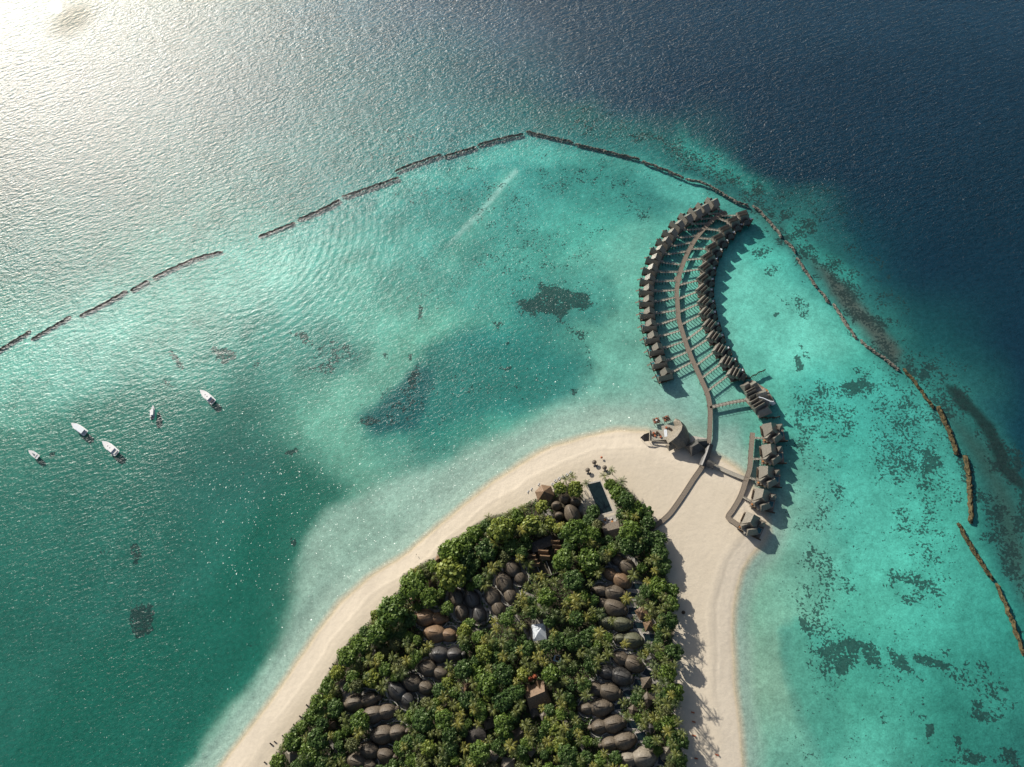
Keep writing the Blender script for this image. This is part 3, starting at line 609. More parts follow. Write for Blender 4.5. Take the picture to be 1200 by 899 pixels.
def west_villa():
    """+x points out to the lagoon, y along the row"""
    o = empty('overwater_villa', (0,0,0))
    MB().box(-4.2,6.8,-4.3,4.4,DZ-.5,DZ-.2).build('deck', M_['deck'], o)
    w = MB(); w.box(-3.2,2.6,-3.4,3.4,DZ-.2,4.6); w.box(2.7,5.4,1.2,3.6,DZ-.2,4.2)
    wl = w.build('wall', M_['wall'], o)
    for y in (-1.8, 1.4): MB().box(2.6,2.68,y-.8,y+.8,DZ,4.0).build('window', M_['glass'], wl)
    r = MB(); r.gable(-.2, -1.5, math.pi/2, 5.6, 7.6, 4.6, 9.6, hip=.3); r.build('roof', M_['shingle'], o)
    r = MB(); r.gable(1.4, 1.9, -.12, 10.6, 4.6, 3.9, 8.2, hip=.5); r.build('wing_roof', M_['shingle'], o)
    MB().gable(-4.6, -1.6, 0, 2.6, 2.0, 3.4, 4.3, hip=.1).build('porch_roof', M_['deck_pale'], o)
    pool_box(o, 5.2, -2.2, 2.6, 3.4, DZ-.2)
    s = MB(); s.box(6.7,7.0,-4.3,4.4,DZ-.2,DZ+.5); s.box(-4.2,6.7,4.35,4.55,DZ-.2,DZ+1.4); s.build('screen', M_['wood'], o)
    MB().box(3.9,4.8,-.1,1.0,DZ-.2,DZ+.3).build('sunbed', M_['orange'], o)
    st = MB()
    for i in range(5): st.box(7.0+i*.5,7.5+i*.5,-3.6,-2.4,DZ-.7-i*.35,DZ-.55-i*.35)
    st.build('stairs', M_['deck'], o)
    for x in (-3.8,1.2,6.3):
        for y in (-3.9,4.0): pile(o, x, y, DZ-.3)
    return o
def east_villa():
    """+x points out to sea (east), y to the north of the row"""
    o = empty('overwater_villa', (0,0,0))
    MB().box(-4.6,7.4,-4.6,4.0,DZ-.5,DZ-.2).build('deck', M_['deck'], o)
    w = MB(); w.obox(-1.6,.6,.80,6.6,5.0,DZ-.2,4.8); w.obox(2.2,-1.8,.80,5.6,4.2,DZ-.2,4.8); wl = w.build('wall', M_['wall'], o)
    MB().obox(4.8,-2.4,.80,.3,2.2,DZ,4.0).build('window', M_['glass'], wl)
    a = .82; d = (math.sin(a), -math.cos(a))      # downhill towards the south-east
    def at_(t, s=0): return (d[0]*t + math.cos(a)*s, d[1]*t + math.sin(a)*s)
    r = MB(); r.gable(*at_(-3.4,.3), a, 8.2, 4.6, 4.4, 8.2, hip=.3); r.build('roof', M_['shingle'], o)
    r = MB(); r.gable(*at_(-.6,.2), a, 7.6, 3.2, 5.2, 8.6, hip=.2); r.build('roof', M_['shingle'], o)
    r = MB(); r.gable(*at_(2.0,0), a, 7.4, 3.4, 4.8, 8.9, hip=.2); r.build('roof', M_['shingle'], o)
    r = MB(); r.gable(*at_(5.4,.2), a, 6.2, 4.6, 3.9, 7.2, hip=2.0); r.build('wing_roof', M_['shingle2'], o)
    r = MB(); r.box(5.0,6.6,1.0,2.6,3.6,3.8); r.build('sun_canopy', M_['canvas'], o)
    for x, y in ((5.2,1.2),(6.4,1.2),(5.2,2.4),(6.4,2.4)): MB().tube((x,y,DZ-.2),(x,y,3.6),.06,.06,5).build('canopy_post', M_['wood'], o)
    pool_box(o, 4.9, -3.0, 2.4, 2.2, DZ-.2)
    s = MB(); s.box(7.3,7.6,-4.6,4.0,DZ-.2,DZ+.5); s.box(-4.6,7.3,-4.8,-4.6,DZ-.2,DZ+1.3); s.build('screen', M_['wood'], o)
    for x in (-4.2,1.4,6.9):
        for y in (-4.1,3.6): pile(o, x, y, DZ-.3)
    return o
def south_villa():
    o = empty('overwater_villa', (0,0,0))
    MB().box(-6.0,8.6,-6.8,5.8,DZ-.5,DZ-.2).build('deck', M_['deck'], o)
    w = MB(); w.box(-3.8,3.2,-2.0,4.6,DZ-.2,5.0); w.obox(.6,-4.0,.75,7.4,4.2,DZ-.2,4.8); wl = w.build('wall', M_['wall'], o)
    for y in (-.6,2.4): MB().box(3.2,3.3,y-1,y+1,DZ,4.2).build('window', M_['glass'], wl)
    MB().gable(-.3, 1.3, math.pi/2+.0, 9.0, 9.2, 4.3, 11.2, hip=1.8).build('roof', M_['shingle'], o)
    MB().gable(-1.9,-3.3, .78, 6.4, 3.6, 4.6, 8.4, hip=.2).build('wing_roof', M_['shingle'], o)
    MB().gable(2.6,-4.6, .62, 7.4, 5.4, 4.2, 8.6, hip=1.2).build('wing_roof', M_['shingle'], o)
    MB().pyramid(6.4, 2.4, .2, 3.6, 3.6, 4.6, 7.8).build('pavilion_roof', M_['shingle'], o)
    for x, y in ((5.0,1.1),(7.8,1.1),(5.0,3.7),(7.8,3.7)): MB().tube((x,y,DZ-.2),(x,y,4.5),.09,.09,5).build('pavilion_post', M_['wood'], o)
    pool_box(o, 6.6,-1.4, 2.8, 3.6, DZ-.2)
    s = MB(); s.box(-5.2,9.8,-7.0,-6.7,DZ-.4,DZ+1.8); s.build('privacy_wall', M_['wood'], o)
    s = MB(); s.box(-6.2,-5.6,-.8,4.6,DZ-.2,DZ+1.3); s.build('screen', M_['wood'], o)
    MB().box(-5.2,-4.4,-5.4,-4.4,DZ-.2,DZ+.4).build('planter', M_['orange'], o)
    for x in (-5.4,1.4,8.0):
        for y in (-6.2,-.5,5.2): pile(o, x, y, DZ-.3)
    return o
def set_villas():
    def tangent(L_, i):
        a = L_[max(i-1,0)]; b = L_[min(i+1,len(L_)-1)]; return b[0]-a[0], b[1]-a[1]
    pr = west_villa()
    for i, (x, y) in enumerate(WEST):
        o = pr if i == 0 else copy_tree(pr)
        tx, ty = tangent(WEST, i); o.location = base_at(x, y, 6); o.scale = (1,.88,1)
        # heading: outward is to the left of the row when walking south
        t = ang(x, y, tx, ty); o.rotation_euler.z = t - math.pi/2
        lab = ('grey roofed overwater villa, %s from the sea end in the western row' % ORD[i]) if i < 18 else 'grey roofed overwater villa at the shore end of the western row'
        tag(o, lab, 'overwater villa', 'overwater villas in the western row')
        # its footbridge to the jetty
        inner = o.matrix_basis @ Vector((-4.2, -1.0, 0)) if False else (Matrix.Rotation(o.rotation_euler.z,4,'Z') @ Vector((-4.3,-1.2,0)) + o.location)
        j = nearest_on(MAINW, inner, ahead=-1.0 if i < 8 else -.4)
        bridge(inner, j, 'narrow pale footbridge to the %s villa from the sea end, western row' % ORD[i] if i < 18 else 'narrow pale footbridge to the villa at the shore end, western row', 'footbridges of the western villas')
    pr = east_villa()
    for i, (x, y) in enumerate(EAST):
        o = pr if i == 0 else copy_tree(pr)
        tx, ty = tangent(EAST, i); t = ang(x, y, tx, ty); rz = t + math.pi/2; 
        rz = (rz + math.pi) % (2*math.pi) - math.pi
        o.location = base_at(x+1, y, 6); o.rotation_euler.z = rz*.55; o.scale = (.96,.90,1)
        lab = ('sawtooth roofed overwater villa, %s from the sea end in the eastern row' % ORD[i]) if i < 15 else 'sawtooth roofed overwater villa at the shore end of the eastern row'
        tag(o, lab, 'overwater villa', 'overwater villas in the eastern row')
        inner = Matrix.Rotation(o.rotation_euler.z,4,'Z') @ Vector((-4.7,1.2,0)) + o.location
        j = nearest_on(MAINW, inner, ahead=.8)
        bridge(inner, j, ('narrow pale footbridge to the %s villa from the sea end, eastern row' % ORD[i]) if i < 15 else 'narrow pale footbridge to the villa at the shore end, eastern row', 'footbridges of the eastern villas')
    pr = south_villa()
    for i, (x, y) in enumerate(SOUTHV):
        o = pr if i == 0 else copy_tree(pr)
        o.location = base_at(x, y, 6); o.rotation_euler.z = [.04,-.02,-.16,-.32,-.52][i]
        o.scale = (1.0,1.0,1.0)
        tag(o, 'large grey steep roofed villa, %s from the top beside the short jetty' % ORD[i] if i < 4 else 'large grey steep roofed villa on the sand at the foot of the short jetty', 'overwater villa', 'large villas along the short jetty')
        if i < 4:
            inner = Matrix.Rotation(o.rotation_euler.z,4,'Z') @ Vector((-6.0,-3.2,0)) + o.location
            bridge(inner, nearest_on(SOUTHW, inner, ahead=.15), 'cream footbridge to the %s large villa from the top by the short jetty' % ORD[i], 'footbridges of the large villas')
def nearest_on(path, p, ahead=0.0):
    best = min(range(len(path)), key=lambda k: (path[k]-p).length)
    return path[min(max(best + int(ahead*4), 0), len(path)-1)]
def bridge(a, b, label, group):
    d = b-a; n = max(2, int(d.length/2.2)); o = empty('footbridge', Vector((a.x,a.y,0))); tag(o, label, 'footbridge', group)
    e = Vector((d.x,d.y,0)); rz = math.atan2(e.y,e.x); Lh = e.length - 1.3; o.rotation_euler.z = rz
    MB().box(0,Lh,-.6,.6,DZ-.28,DZ-.03).build('deck', M_['deck_pale'], o)
    for s in (-.6,.6): MB().box(0,Lh,s-.06,s+.06,DZ+.75,DZ+.83).build('handrail', M_['deck_pale'], o)
    for i in range(n):
        for s in (-.55,.55): pile(o, Lh*(i+.5)/n, s, DZ+.8)
MAINW = [Vector((p.x,p.y,0)) for p in densify([P(x,y,DZ) for x,y in MAIN], 2.0)]
SOUTHW = [Vector((p.x,p.y,0)) for p in densify([P(x,y,DZ) for x,y in SOUTH], 2.0)]

# ------------------------------------------------------------------ free-form thatched roofs
def loft(mb, inner, ridge, outer, zi, zr, zo, end=True):
    n = len(ridge); vs = []
    for i in range(n):
        k = 1.0
        vs += [(*inner[i], zi), (*[(inner[i][j]*.45+ridge[i][j]*.55) for j in (0,1)], zi + (zr[i]-zi)*.66), (*ridge[i], zr[i]), (*[(outer[i][j]*.45+ridge[i][j]*.55) for j in (0,1)], zo + (zr[i]-zo)*.66), (*outer[i], zo)]
    fs = []
    for i in range(n-1):
        for k in range(4): a = i*5+k; fs.append((a, a+1, a+6, a+5))
    fs += [(0,4,3,2,1), tuple((n-1)*5+k for k in range(5))]
    mb.add(vs, fs)
def dome_mesh(mb, cx, cy, rx, ry, a, z0, h, crest=.45, nseg=20, nr=7, crease=.0, ruff=0.02):
    """thatched shell: steep skirts rising to a short crest that runs along a"""
    c, s = math.cos(a), math.sin(a); vs = []; rr = random.Random(int(cx*31+cy*17)); cl = rx*crest*.8
    for j in range(nr):
        t = j/(nr-1); k = (1-t)
        for i in range(nseg):
            th = 2*math.pi*i/nseg; ct, st = math.cos(th), math.sin(th)
            ex = rx*ct; ey = ry*st*(1-.10*abs(ct))
            qx = cl*max(-1,min(1,ct*1.35)); x = ex*k + qx*t; y = ey*max(k,.04)
            z = z0 + h*(1-k**1.75)*(1+rr.uniform(-ruff,ruff)*(0 < t < 1)) - .10*h*t*(abs(qx)/max(cl,.01))**2
            vs.append((cx + x*c - y*s, cy + x*s + y*c, z))
    fs = [(j*nseg+i, j*nseg+(i+1)%nseg, (j+1)*nseg+(i+1)%nseg, (j+1)*nseg+i) for j in range(nr-1) for i in range(nseg)]
    fs.append(tuple(range(nseg-1,-1,-1)))
    mb.add(vs, fs)
def ring_wall(mb, cx, cy, rx, ry, a0, a1, z0, z1, th=.35, n=22):
    pts_o, pts_i = [], []
    for i in range(n+1):
        t = a0 + (a1-a0)*i/n
        pts_o.append((cx+math.cos(t)*rx, cy+math.sin(t)*ry)); pts_i.append((cx+math.cos(t)*(rx-th), cy+math.sin(t)*(ry-th)))
    m = n+1
    vs = [(*p,z1) for p in pts_o]+[(*p,z1) for p in pts_i]+[(*p,z0) for p in pts_o]+[(*p,z0) for p in pts_i]
    fs = []
    for i in range(n): fs += [(i,i+1,m+i+1,m+i),(2*m+i,2*m+i+1,i+1,i),(m+i,m+i+1,3*m+i+1,3*m+i)]
    fs += [(0,m,3*m,2*m),(m-1,3*m-1,4*m-1,2*m-1)]
    mb.add(vs, fs)

GZ = 1.3
# island villas: lobes [(px,py,r px)], thatch, pool centre/size/turn, label
def island_villa(lobes, mat, label, group, poolpx=None, yard=True, back=None):
    s = mpp(*lobes[0][:2]); c3 = [base_at(x, y, 4.5, 0) for x, y, r in lobes]
    org = sum(c3, Vector())/len(c3); org.z = GZ-.3; o = empty('thatched_villa', org); tag(o, label, 'villa', group)
    n = len(lobes); L2 = [(c.x-org.x, c.y-org.y, r*s) for c, (x,y,r) in zip(c3, lobes)]
    wl = MB(); rf = MB(); rf.smooth = True
    for i, (x, y, r) in enumerate(L2):
        j = i+1 if i+1 < n else i-1
        a = math.atan2(L2[j][1]-y, L2[j][0]-x) if n > 1 else 0
        r_ = r*1.0
        dome_mesh(rf, x, y, r_*1.38, r_*1.06, a, 2.6, r_*1.0, crest=.5)
        wl.prism([(x+math.cos(t*.449)*r_*.82, y+math.sin(t*.449)*r_*.78) for t in range(14)], 0, 2.75)
    if n > 1:      # little bath house beyond the second lobe
        (ax, ay, ar), (bx, by, br) = L2[0], L2[-1]; u = math.hypot(bx-ax, by-ay) or 1; qx, qy = bx+(bx-ax)/u*br*1.35, by+(by-ay)/u*br*1.35
        sm = MB(); sm.smooth = True; dome_mesh(sm, qx, qy, br*.55, br*.5, 0, 2.2, br*.5, crest=.3, nseg=14, nr=5); sm.build('bath_house_roof', M_[mat], o)
        wl.prism([(qx+math.cos(t*.628)*br*.42, qy+math.sin(t*.628)*br*.42) for t in range(10)], 0, 2.3)
        (fx, fy, fr) = L2[0]; sm = MB(); sm.smooth = True; dome_mesh(sm, fx-(bx-ax)/u*fr*1.0, fy-(by-ay)/u*fr*1.0, fr*.5, fr*.62, math.atan2(by-ay,bx-ax), 2.4, fr*.62, crest=.3, nseg=14, nr=5); sm.build('porch_roof', M_[mat], o)
    rf.build('roof', M_[mat], o); w_ = wl.build('wall', M_['wall'], o)
    # pale path looping round the house
    if n > 1:
        (ax, ay, ar), (bx, by, br) = L2[0], L2[-1]; mx_, my_ = (ax+bx)/2, (ay+by)/2; hd = math.atan2(by-ay, bx-ax); hl = math.hypot(bx-ax, by-ay)/2
        ra, rb = hl + max(ar,br)*1.42, max(ar,br)*1.48; lp = []
        for k in range(41):
            t = 2*math.pi*k/40; x, y = math.cos(t)*ra, math.sin(t)*rb*(1-.10*math.cos(t)); lp.append(Vector((mx_+x*math.cos(hd)-y*math.sin(hd), my_+x*math.sin(hd)+y*math.cos(hd), 0)))
        pm = MB(); ribbon(pm, lp[3:38], 1.15, 0, .75); pm.build('garden_path', M_['court'], o)
    # curved yard wall on the entrance side
    if yard and n > 1:
        i = n-1 if back is None else back
        x, y, r = L2[i]; k = L2[0] if i else L2[1]; a = math.atan2(y-k[1], x-k[0])
        yw = MB(); ring_wall(yw, x, y, r*1.65, r*1.5, a-1.7, a+1.7, 0, 2.1, .45); yw.build('yard_wall', M_['court'], o)
        MB().box(-.6+x+math.cos(a)*r*1.3, .6+x+math.cos(a)*r*1.3, -.6+y+math.sin(a)*r*1.3, .6+y+math.sin(a)*r*1.3, .2, 1.0).build('bath', M_['cushion'], o)
    d = MB(); x, y, r = L2[0]
    d.box(x-.5, x+.5, y-r*.84, y-r*.80, .3, 2.4); d.build('door', M_['wood'], o)
    if poolpx:
        qx, qy, lx, ly, dx, dy = poolpx; q = base_at(qx, qy, GZ, 0) - org; a = ang(qx, qy, dx, dy)
        MB().obox(q.x, q.y, a, lx+2.2, ly+1.6, -.1, .42).build('terrace', M_['coping'], o)
        pool_box(o, q.x, q.y, lx, ly, .5, 'pool', a)
        CLEAR.append((qx, qy, 7)); VILLA_SPOTS.append((qx, qy, 9))
    for x, y, r in lobes: CLEAR.append((x, y, r+3.2)); VILLA_SPOTS.append((x, y, r+3.5))
    return o
def small_hut(px, py, W, label, mat='thatch', cat='pavilion', z0=3.0, h=2.6, group=None, rot=None, n=4):
    p = base_at(px, py, 4, GZ-.2); o = empty('pavilion', p, rnd.uniform(0,1.5) if rot is None else rot); tag(o, label, cat, group)
    MB().pyramid(0,0,0,W,W,z0,z0+h,n).build('roof', M_[mat], o)
    for i in range(4):
        t = math.pi/4+i*math.pi/2; MB().tube((math.cos(t)*W*.55,math.sin(t)*W*.55,0),(math.cos(t)*W*.55,math.sin(t)*W*.55,z0),.12,.10,6).build('post', M_['wood'], o)
    MB().box(-W*.42,W*.42,-W*.42,W*.42,0,.35).build('floor', M_['deck'], o)
    MB().box(-W*.2,W*.2,-W*.12,W*.12,.35,.85).build('daybed', M_['cushion'], o)
    CLEAR.append((px, py, W/2/mpp(px,py)+.5)); return o

EASTROW = [ # lobes, thatch, pool (px,py,len,wid,dir)
 ([(735,664,9),(724,656,6.5)],'thatch',None), ([(728,680,9),(715.5,673,7)],'thatch_red',(744.5,687,8.5,4,1,.1)),
 ([(720,695,10),(704,692,7)],'thatch',(738,698,8.5,4,1,.12)), ([(720,712,11),(707,707,6)],'thatch',(739,716,9,4.5,1,.05)),
 ([(728,731,9.5),(713,730,7)],'thatch_green',(748,733,8,4,1,.1)), ([(741,750,9.5),(727.5,748.5,6)],'thatch_green',(759,747.5,8.5,4.8,1,.06)),
 ([(742,778,9.5),(728,771.5,8)],'thatch',(757.5,788,8,4.2,1,.42)), ([(728,793,10.5),(711,788,8)],'shingle2',(744,800,8,4.8,1,.2)),
 ([(714,811,10.5),(699,808,7.5)],'thatch',(732,812.5,8.5,4.2,1,.08)), ([(704,829,10.5),(688,830,7)],'thatch',(722,827,8.8,4.8,1,-.12)),
 ([(719,848.5,10.5),(703,851.5,8)],'thatch',(740,849,9,4.4,1,.08)), ([(731,868,10.5),(715,871.5,8)],'thatch',(749,864,8.8,4.8,1,-.25)),
 ([(754,887.5,11.5),(737,889.5,8.5)],'thatch_pale',(773,891,9,4.4,1,.25)) ]
WESTROW = [
 ([(415,824,9.5),(432,820,8)],'thatch'), ([(437,837,10),(453,834,8.5)],'thatch'), ([(448,861,10.5),(465,859,8.5)],'thatch'), ([(432,880,9.5),(451,885,8)],'thatch'),
 ([(418,892,10),(432,897,7)],'thatch'), ([(465,809,10),(477,820,7.5)],'shingle2'), ([(483,800,9.5),(498,806,7.5)],'thatch'), ([(501,783,9),(516,789,7.5)],'thatch'),
 ([(515,767,9),(532,767,7.5)],'shingle2'), ([(510,742,10),(525.5,744,7.5)],'thatch_red'), ([(498,724,9.5),(513,725,7)],'thatch_red'),
 ([(534,700,8.5),(541,717,7.5)],'thatch'), ([(553,702,8.5),(561,720,8)],'shingle2'), ([(577,699,9),(584,713,7.5)],'thatch'), ([(591,683,9.5),(598,698,7.5)],'thatch'), ([(600,666,9),(609,677,6.5)],'thatch')]
tone = {'thatch':'brown','thatch_red':'russet','thatch_green':'mossy green','thatch_pale':'pale','shingle2':'charcoal'}
PATHS = [([(585,640),(575,660),(585,690),(600,715),(612,735),(622,752),(640,752),(645,735),(640,728),(625,728)],1.6), ([(523,700),(527,720),(540,735),(560,738),(585,730),(602,720)],1.4),
 ([(510,655),(516,664),(512,672)],2), ([(548,668),(552,680),(556,690)],2), ([(470,720),(455,738),(440,744)],2.5), ([(430,745),(440,770),(450,790),(455,805)],2), ([(345,884),(380,890),(400,880),(410,895)],2.5), ([(385,865),(395,880),(405,890)],2.5),
 ([(660,845),(680,870),(690,895)],2), ([(760,797),(775,800),(785,806),(800,806)],3), ([(765,775),(775,785),(790,790)],3.5), ([(750,820),(768,812),(785,812)],2.5),([(760,856),(775,850),(800,852)],2.5),([(775,882),(795,880),(808,882)],2.5),([(745,715),(760,722),(770,735)],2.5),
 ([(700,585),(712,620)],2.5), ([(690,570),(680,600)],2), ([(708,562),(722,604)],2.5), ([(640,600),(655,615),(660,625)],3), ([(760,640),(772,620)],2), ([(610,690),(625,700),(640,720)],2),([(540,812),(548,806)],3),([(410,800),(402,806),(405,815),(412,812)],2)]
def island_buildings():
    for i, (lb, mt, pl) in enumerate(EASTROW):
        lab = '%s thatched twin dome villa, %s from the top in the eastern pool row' % (tone[mt], ORD[i])
        if mt == 'shingle2': lab = lab.replace(' thatched','')
        island_villa(lb, mt, lab, 'dome villas in the eastern pool row', pl); LAND.append((lb[0][0], lb[0][1], '%s eastern pool villa' % ORD[i]))
    for i, (lb, mt) in enumerate(WESTROW):
        if i < 11: lab = '%s twin dome villa, %s counting up the western slope from the bottom' % (tone[mt], ORD[i]); g = 'dome villas on the western side'; LAND.append((lb[0][0], lb[0][1], '%s western dome villa' % ORD[i]))
        else: lab = '%s twin dome villa, %s from the left in the upper slanting row' % (tone[mt], ORD[i-11]); g = 'dome villas in the upper slanting row'; LAND.append((lb[0][0], lb[0][1], '%s slanting row villa' % ORD[i-11]))
        island_villa(lb, mt, lab, g)
    huts = [(752,718.5,6.5,'thatch_red','brown pyramid pavilion past the fourth pool in the eastern row'),(760,733.5,5.5,'thatch_red','orange brown pavilion past the fifth pool in the eastern row'),
     (764,772,5.5,'shingle2','dark square pavilion above the seventh pool in the eastern row'),(757.5,800,6,'thatch','brown pyramid pavilion past the eighth pool in the eastern row'),(759,820,6.5,'thatch','brown pyramid pavilion past the ninth pool in the eastern row'),
     (741.5,832,4.5,'thatch','small brown pavilion past the tenth pool in the eastern row'),(780,882.5,6.5,'thatch_pale','pale pyramid pavilion past the lowest pool in the eastern row'),(762,853,5,'shingle2','dark pavilion past the eleventh pool in the eastern row'),
     (400,801,5,'thatch_pale','small pale beach hut by the western tree line, upper one'),(342,884,7,'thatch_pale','larger pale beach hut at the lower western tree line'),(389,850,4.5,'thatch_red','small hut among trees behind the western beach'),
     (506.5,683.5,4.5,'thatch_red','small russet hut between broad trees near the north-west beach'),(486,703,5,'thatch_red','small russet hut behind the round tree by the north-west beach'),(514,656,4.5,'thatch_red','small russet hut at the beach edge of the north-west trees'),
     (548,806,5.5,'thatch_red','tiny tan hut alone among palms left of the big lodge'),(573,847,6.5,'thatch','grey brown hut among trees left of the lodge'),(577,887,6,'thatch_pale','pale ridged hut near the bottom edge of the trees'),(595,896,7.5,'thatch_pale','pale hut cut by the bottom of the frame'),
     (622,880,5,'thatch_pale','small pale hut right of the lowest huts'),(637,839,4.5,'thatch_pale','tiny pale hut directly below the big lodge')]
    short = ['fourth pool pavilion','fifth pool pavilion','seventh pool pavilion','eighth pool pavilion','ninth pool pavilion','tenth pool pavilion','lowest pool pavilion','eleventh pool pavilion','upper beach hut',
     'lower beach hut','hut behind the beach','north-west tree hut','round tree hut','beach edge hut','lone tan hut','grey brown hut','ridged pale hut','bottom edge hut','small pale hut','tiny hut below lodge']
    for (x, y, W, mt, lab), sh in zip(huts, short): small_hut(x, y, W, lab, mt); LAND.append((x, y, sh))
    # hexagonal beach pavilion
    p = base_at(638, 578, 5, GZ-.3); o = empty('beach_pavilion', p, .3); tag(o, 'large six-sided brown thatched pavilion at the top of the beach', 'pavilion')
    MB().pyramid(0,0,0,11.5,11.5,3.2,8.2,6,.4).build('roof', M_['thatch_red'], o)
    for i in range(6):
        t = i*math.pi/3+math.pi/6; MB().tube((math.cos(t)*5.4,math.sin(t)*5.4,0),(math.cos(t)*5.4,math.sin(t)*5.4,3.4),.16,.14,6).build('post', M_['wood'], o)
    MB().prism([(math.cos(i*math.pi/3)*5.4,math.sin(i*math.pi/3)*5.4) for i in range(6)],0,.4).build('floor', M_['deck'], o)
    CLEAR.append((638,578,11)); LAND.append((638,578,'six-sided beach pavilion'))
    # spa: a cluster of domes round a long shell
    q = base_at(669,603,5,GZ-.3); o = empty('dome_lodge', q); tag(o, 'cluster of grey brown domes around one long shell, beside the large pool', 'lodge')
    s = mpp(669,603); wl = MB()
    for (x,y,rx,ry,dx,dy,h,z0) in ((662,584.5,6.6,6.2,1,0,5.0,2.8),(674,587.5,6.8,6.2,1,0,5.0,2.8),(652,592.5,6.4,6.2,1,0,4.8,2.8),(655,604.5,6.0,6.0,1,0,4.6,2.8),(670.5,603,13.5,9.5,.45,1,7.4,3.2),(685,617,5,5,1,0,4,2.6)):
        b = base_at(x,y,5,0); r = MB(); r.smooth = True; dome_mesh(r, b.x-q.x, b.y-q.y, rx*s, ry*s, ang(x,y,dx,dy), z0, h, crest=.55, nr=8, nseg=24); r.build('roof', M_['thatch'], o)
        wl.prism([(b.x-q.x+math.cos(t*.449)*min(rx,ry)*s*.8, b.y-q.y+math.sin(t*.449)*min(rx,ry)*s*.8) for t in range(14)],0,z0+.2); CLEAR.append((x,y,max(rx,ry)+1))
    wl.build('wall', M_['wall'], o); LAND.append((669,603,'long domed lodge'))
    MB().box(-9,-5,-14,-8,0,.5).build('terrace', M_['blue'], o)
    # main pool
    c4 = [P(x,y,GZ) for x,y in ((688,567.5),(703.5,564),(718,599),(703,603))]; cc = sum(c4, Vector())/4; o = empty('swimming_pool', (cc.x,cc.y,GZ-.4)); tag(o, 'large dark rectangular swimming pool between the trees at the beach', 'swimming pool')
    loc = [(p.x-cc.x,p.y-cc.y) for p in c4][::-1]; out = [(x*1.13,y*1.08) for x,y in loc]
    MB().prism(out, 0, .50).build('coping', M_['coping'], o); MB().prism([(x*.98,y*.985) for x,y in loc], .45, .54).build('pool_water', M_['pool'], o)
    for x,y in ((696,568),(702,580),(708,592),(712,600),(698,590)): CLEAR.append((x,y,8.5))
    LAND.append((702,584,'large dark pool'))
    q = base_at(717,622,5,GZ-.3); o = empty('pool_restaurant', q, ang(717,620,1,-.25)); tag(o, 'tan flat gabled restaurant roof below the dark swimming pool', 'restaurant')
    MB().gable(0,0,0,11.5,11,3.4,6.4,.35,.5).build('roof', M_['thatch'], o); MB().box(-4.8,4.8,-4.6,4.6,0,3.4).build('wall', M_['wall'], o); MB().box(-5.5,5,5.6,10.5,0,.35).build('terrace', M_['coping'], o)
    for i in range(9): MB().obox(-4.4+i%5*2.1, 6.6+i//5*2.2, .3*i, 1.1, 1.1, .35, 1.0).build('table', M_['cushion' if i%3 else 'orange'], o)
    CLEAR.extend([(717,620,11),(714,606,8)]); VILLA_SPOTS.append((714,608,10)); LAND.append((717,620,'pool restaurant'))
    # multi-gabled spa block
    q = base_at(640,650,5,GZ-.3); a = ang(640,650,1,-.42); o = empty('gabled_spa', q, a); tag(o, 'dark multi gabled block with tan ridges and two walled courts', 'building')
    s = mpp(640,650)
    MB().box(-7,7.5,4.6,10.4,0,3.6).build('hall', M_['darkwall'], o); MB().box(-7.4,7.9,4.2,10.8,3.6,3.9).build('hall_roof', M_['darkwall'], o)
    for k,(x,y,L_,W,h) in enumerate(((-9.5,0,6.5,3.2,6.3),(-9.0,-2.8,6.5,3.2,6.1),(-9.2,2.8,6.0,3.0,6.0),(-1.0,2.4,7,3.4,6.6),(-1.2,-1.2,7,3.6,6.8),(8.6,5.2,6.2,3.2,6.4),(8.8,2.0,6.6,3.4,6.6),(9.0,-1.2,6.6,3.4,6.2))):
        MB().gable(x,y,-a+ang(640,650,1,.08),L_,W,3.6,h,.25,.4).build('roof', M_['thatch_red'], o)
        MB().box(x-2.4,x+2.4,y-1.1,y+1.1,0,3.6).build('wall', M_['wall'], o)
    for x in (-8.2,-1.6,8.0): MB().box(x-.15,x+.15,-13,-3.4,0,2.4).build('court_wall', M_['court'], o)
    MB().box(-8.2,8.0,-13.2,-12.9,0,2.4).build('court_wall', M_['darkwall'], o); MB().box(-7.9,-1.9,-11.8,-4.6,0,.25).build('court_floor', M_['darkwall'], o); MB().box(-1.3,7.7,-11.8,-4.6,0,.25).build('court_floor', M_['darkwall'], o)
    for x,y in ((628,650),(640,648),(655,640),(636,637),(648,634),(630,664),(642,665),(652,660),(660,650)): CLEAR.append((x,y,7.5))
    LAND.append((640,650,'gabled spa block'))
    # white tent on a round court
    q = base_at(632,741,4,GZ-.3); a = ang(632,741,1,-.12); o = empty('tent', q, a); tag(o, 'white four-sided tent roof on a round paved court among palms', 'tent')
    MB().pyramid(0,0,0,8.4,9.8,4.0,6.4,4,.15).build('canvas_roof', M_['canvas'], o)
    for sx in (-1,1):
        for sy in (-1,1): MB().tube((sx*3.9,sy*4.5,0),(sx*3.9,sy*4.5,4),.10,.10,6).build('pole', M_['wood'], o)
    for k,(x,y) in enumerate(((-6.3,1),(-6.6,-2.6),(-5.4,-5.0),(6.0,1.4),(6.3,-1.0))): MB().box(x-.4,x+.4,y-.9,y+.9,0,.6).build('bench', M_['cushion' if k%2 else 'cushion_dark'], o)
    CLEAR.extend([(632,741,13),(622,734,8)]); VILLA_SPOTS.append((633,743,12)); LAND.append((632,741,'white tent'))
    # big lodge
    q = base_at(629,815,6,GZ-.3); a = ang(629,815,1,-.42); o = empty('lodge', q, a); tag(o, 'large brown gabled lodge in the middle of the lower trees', 'lodge')
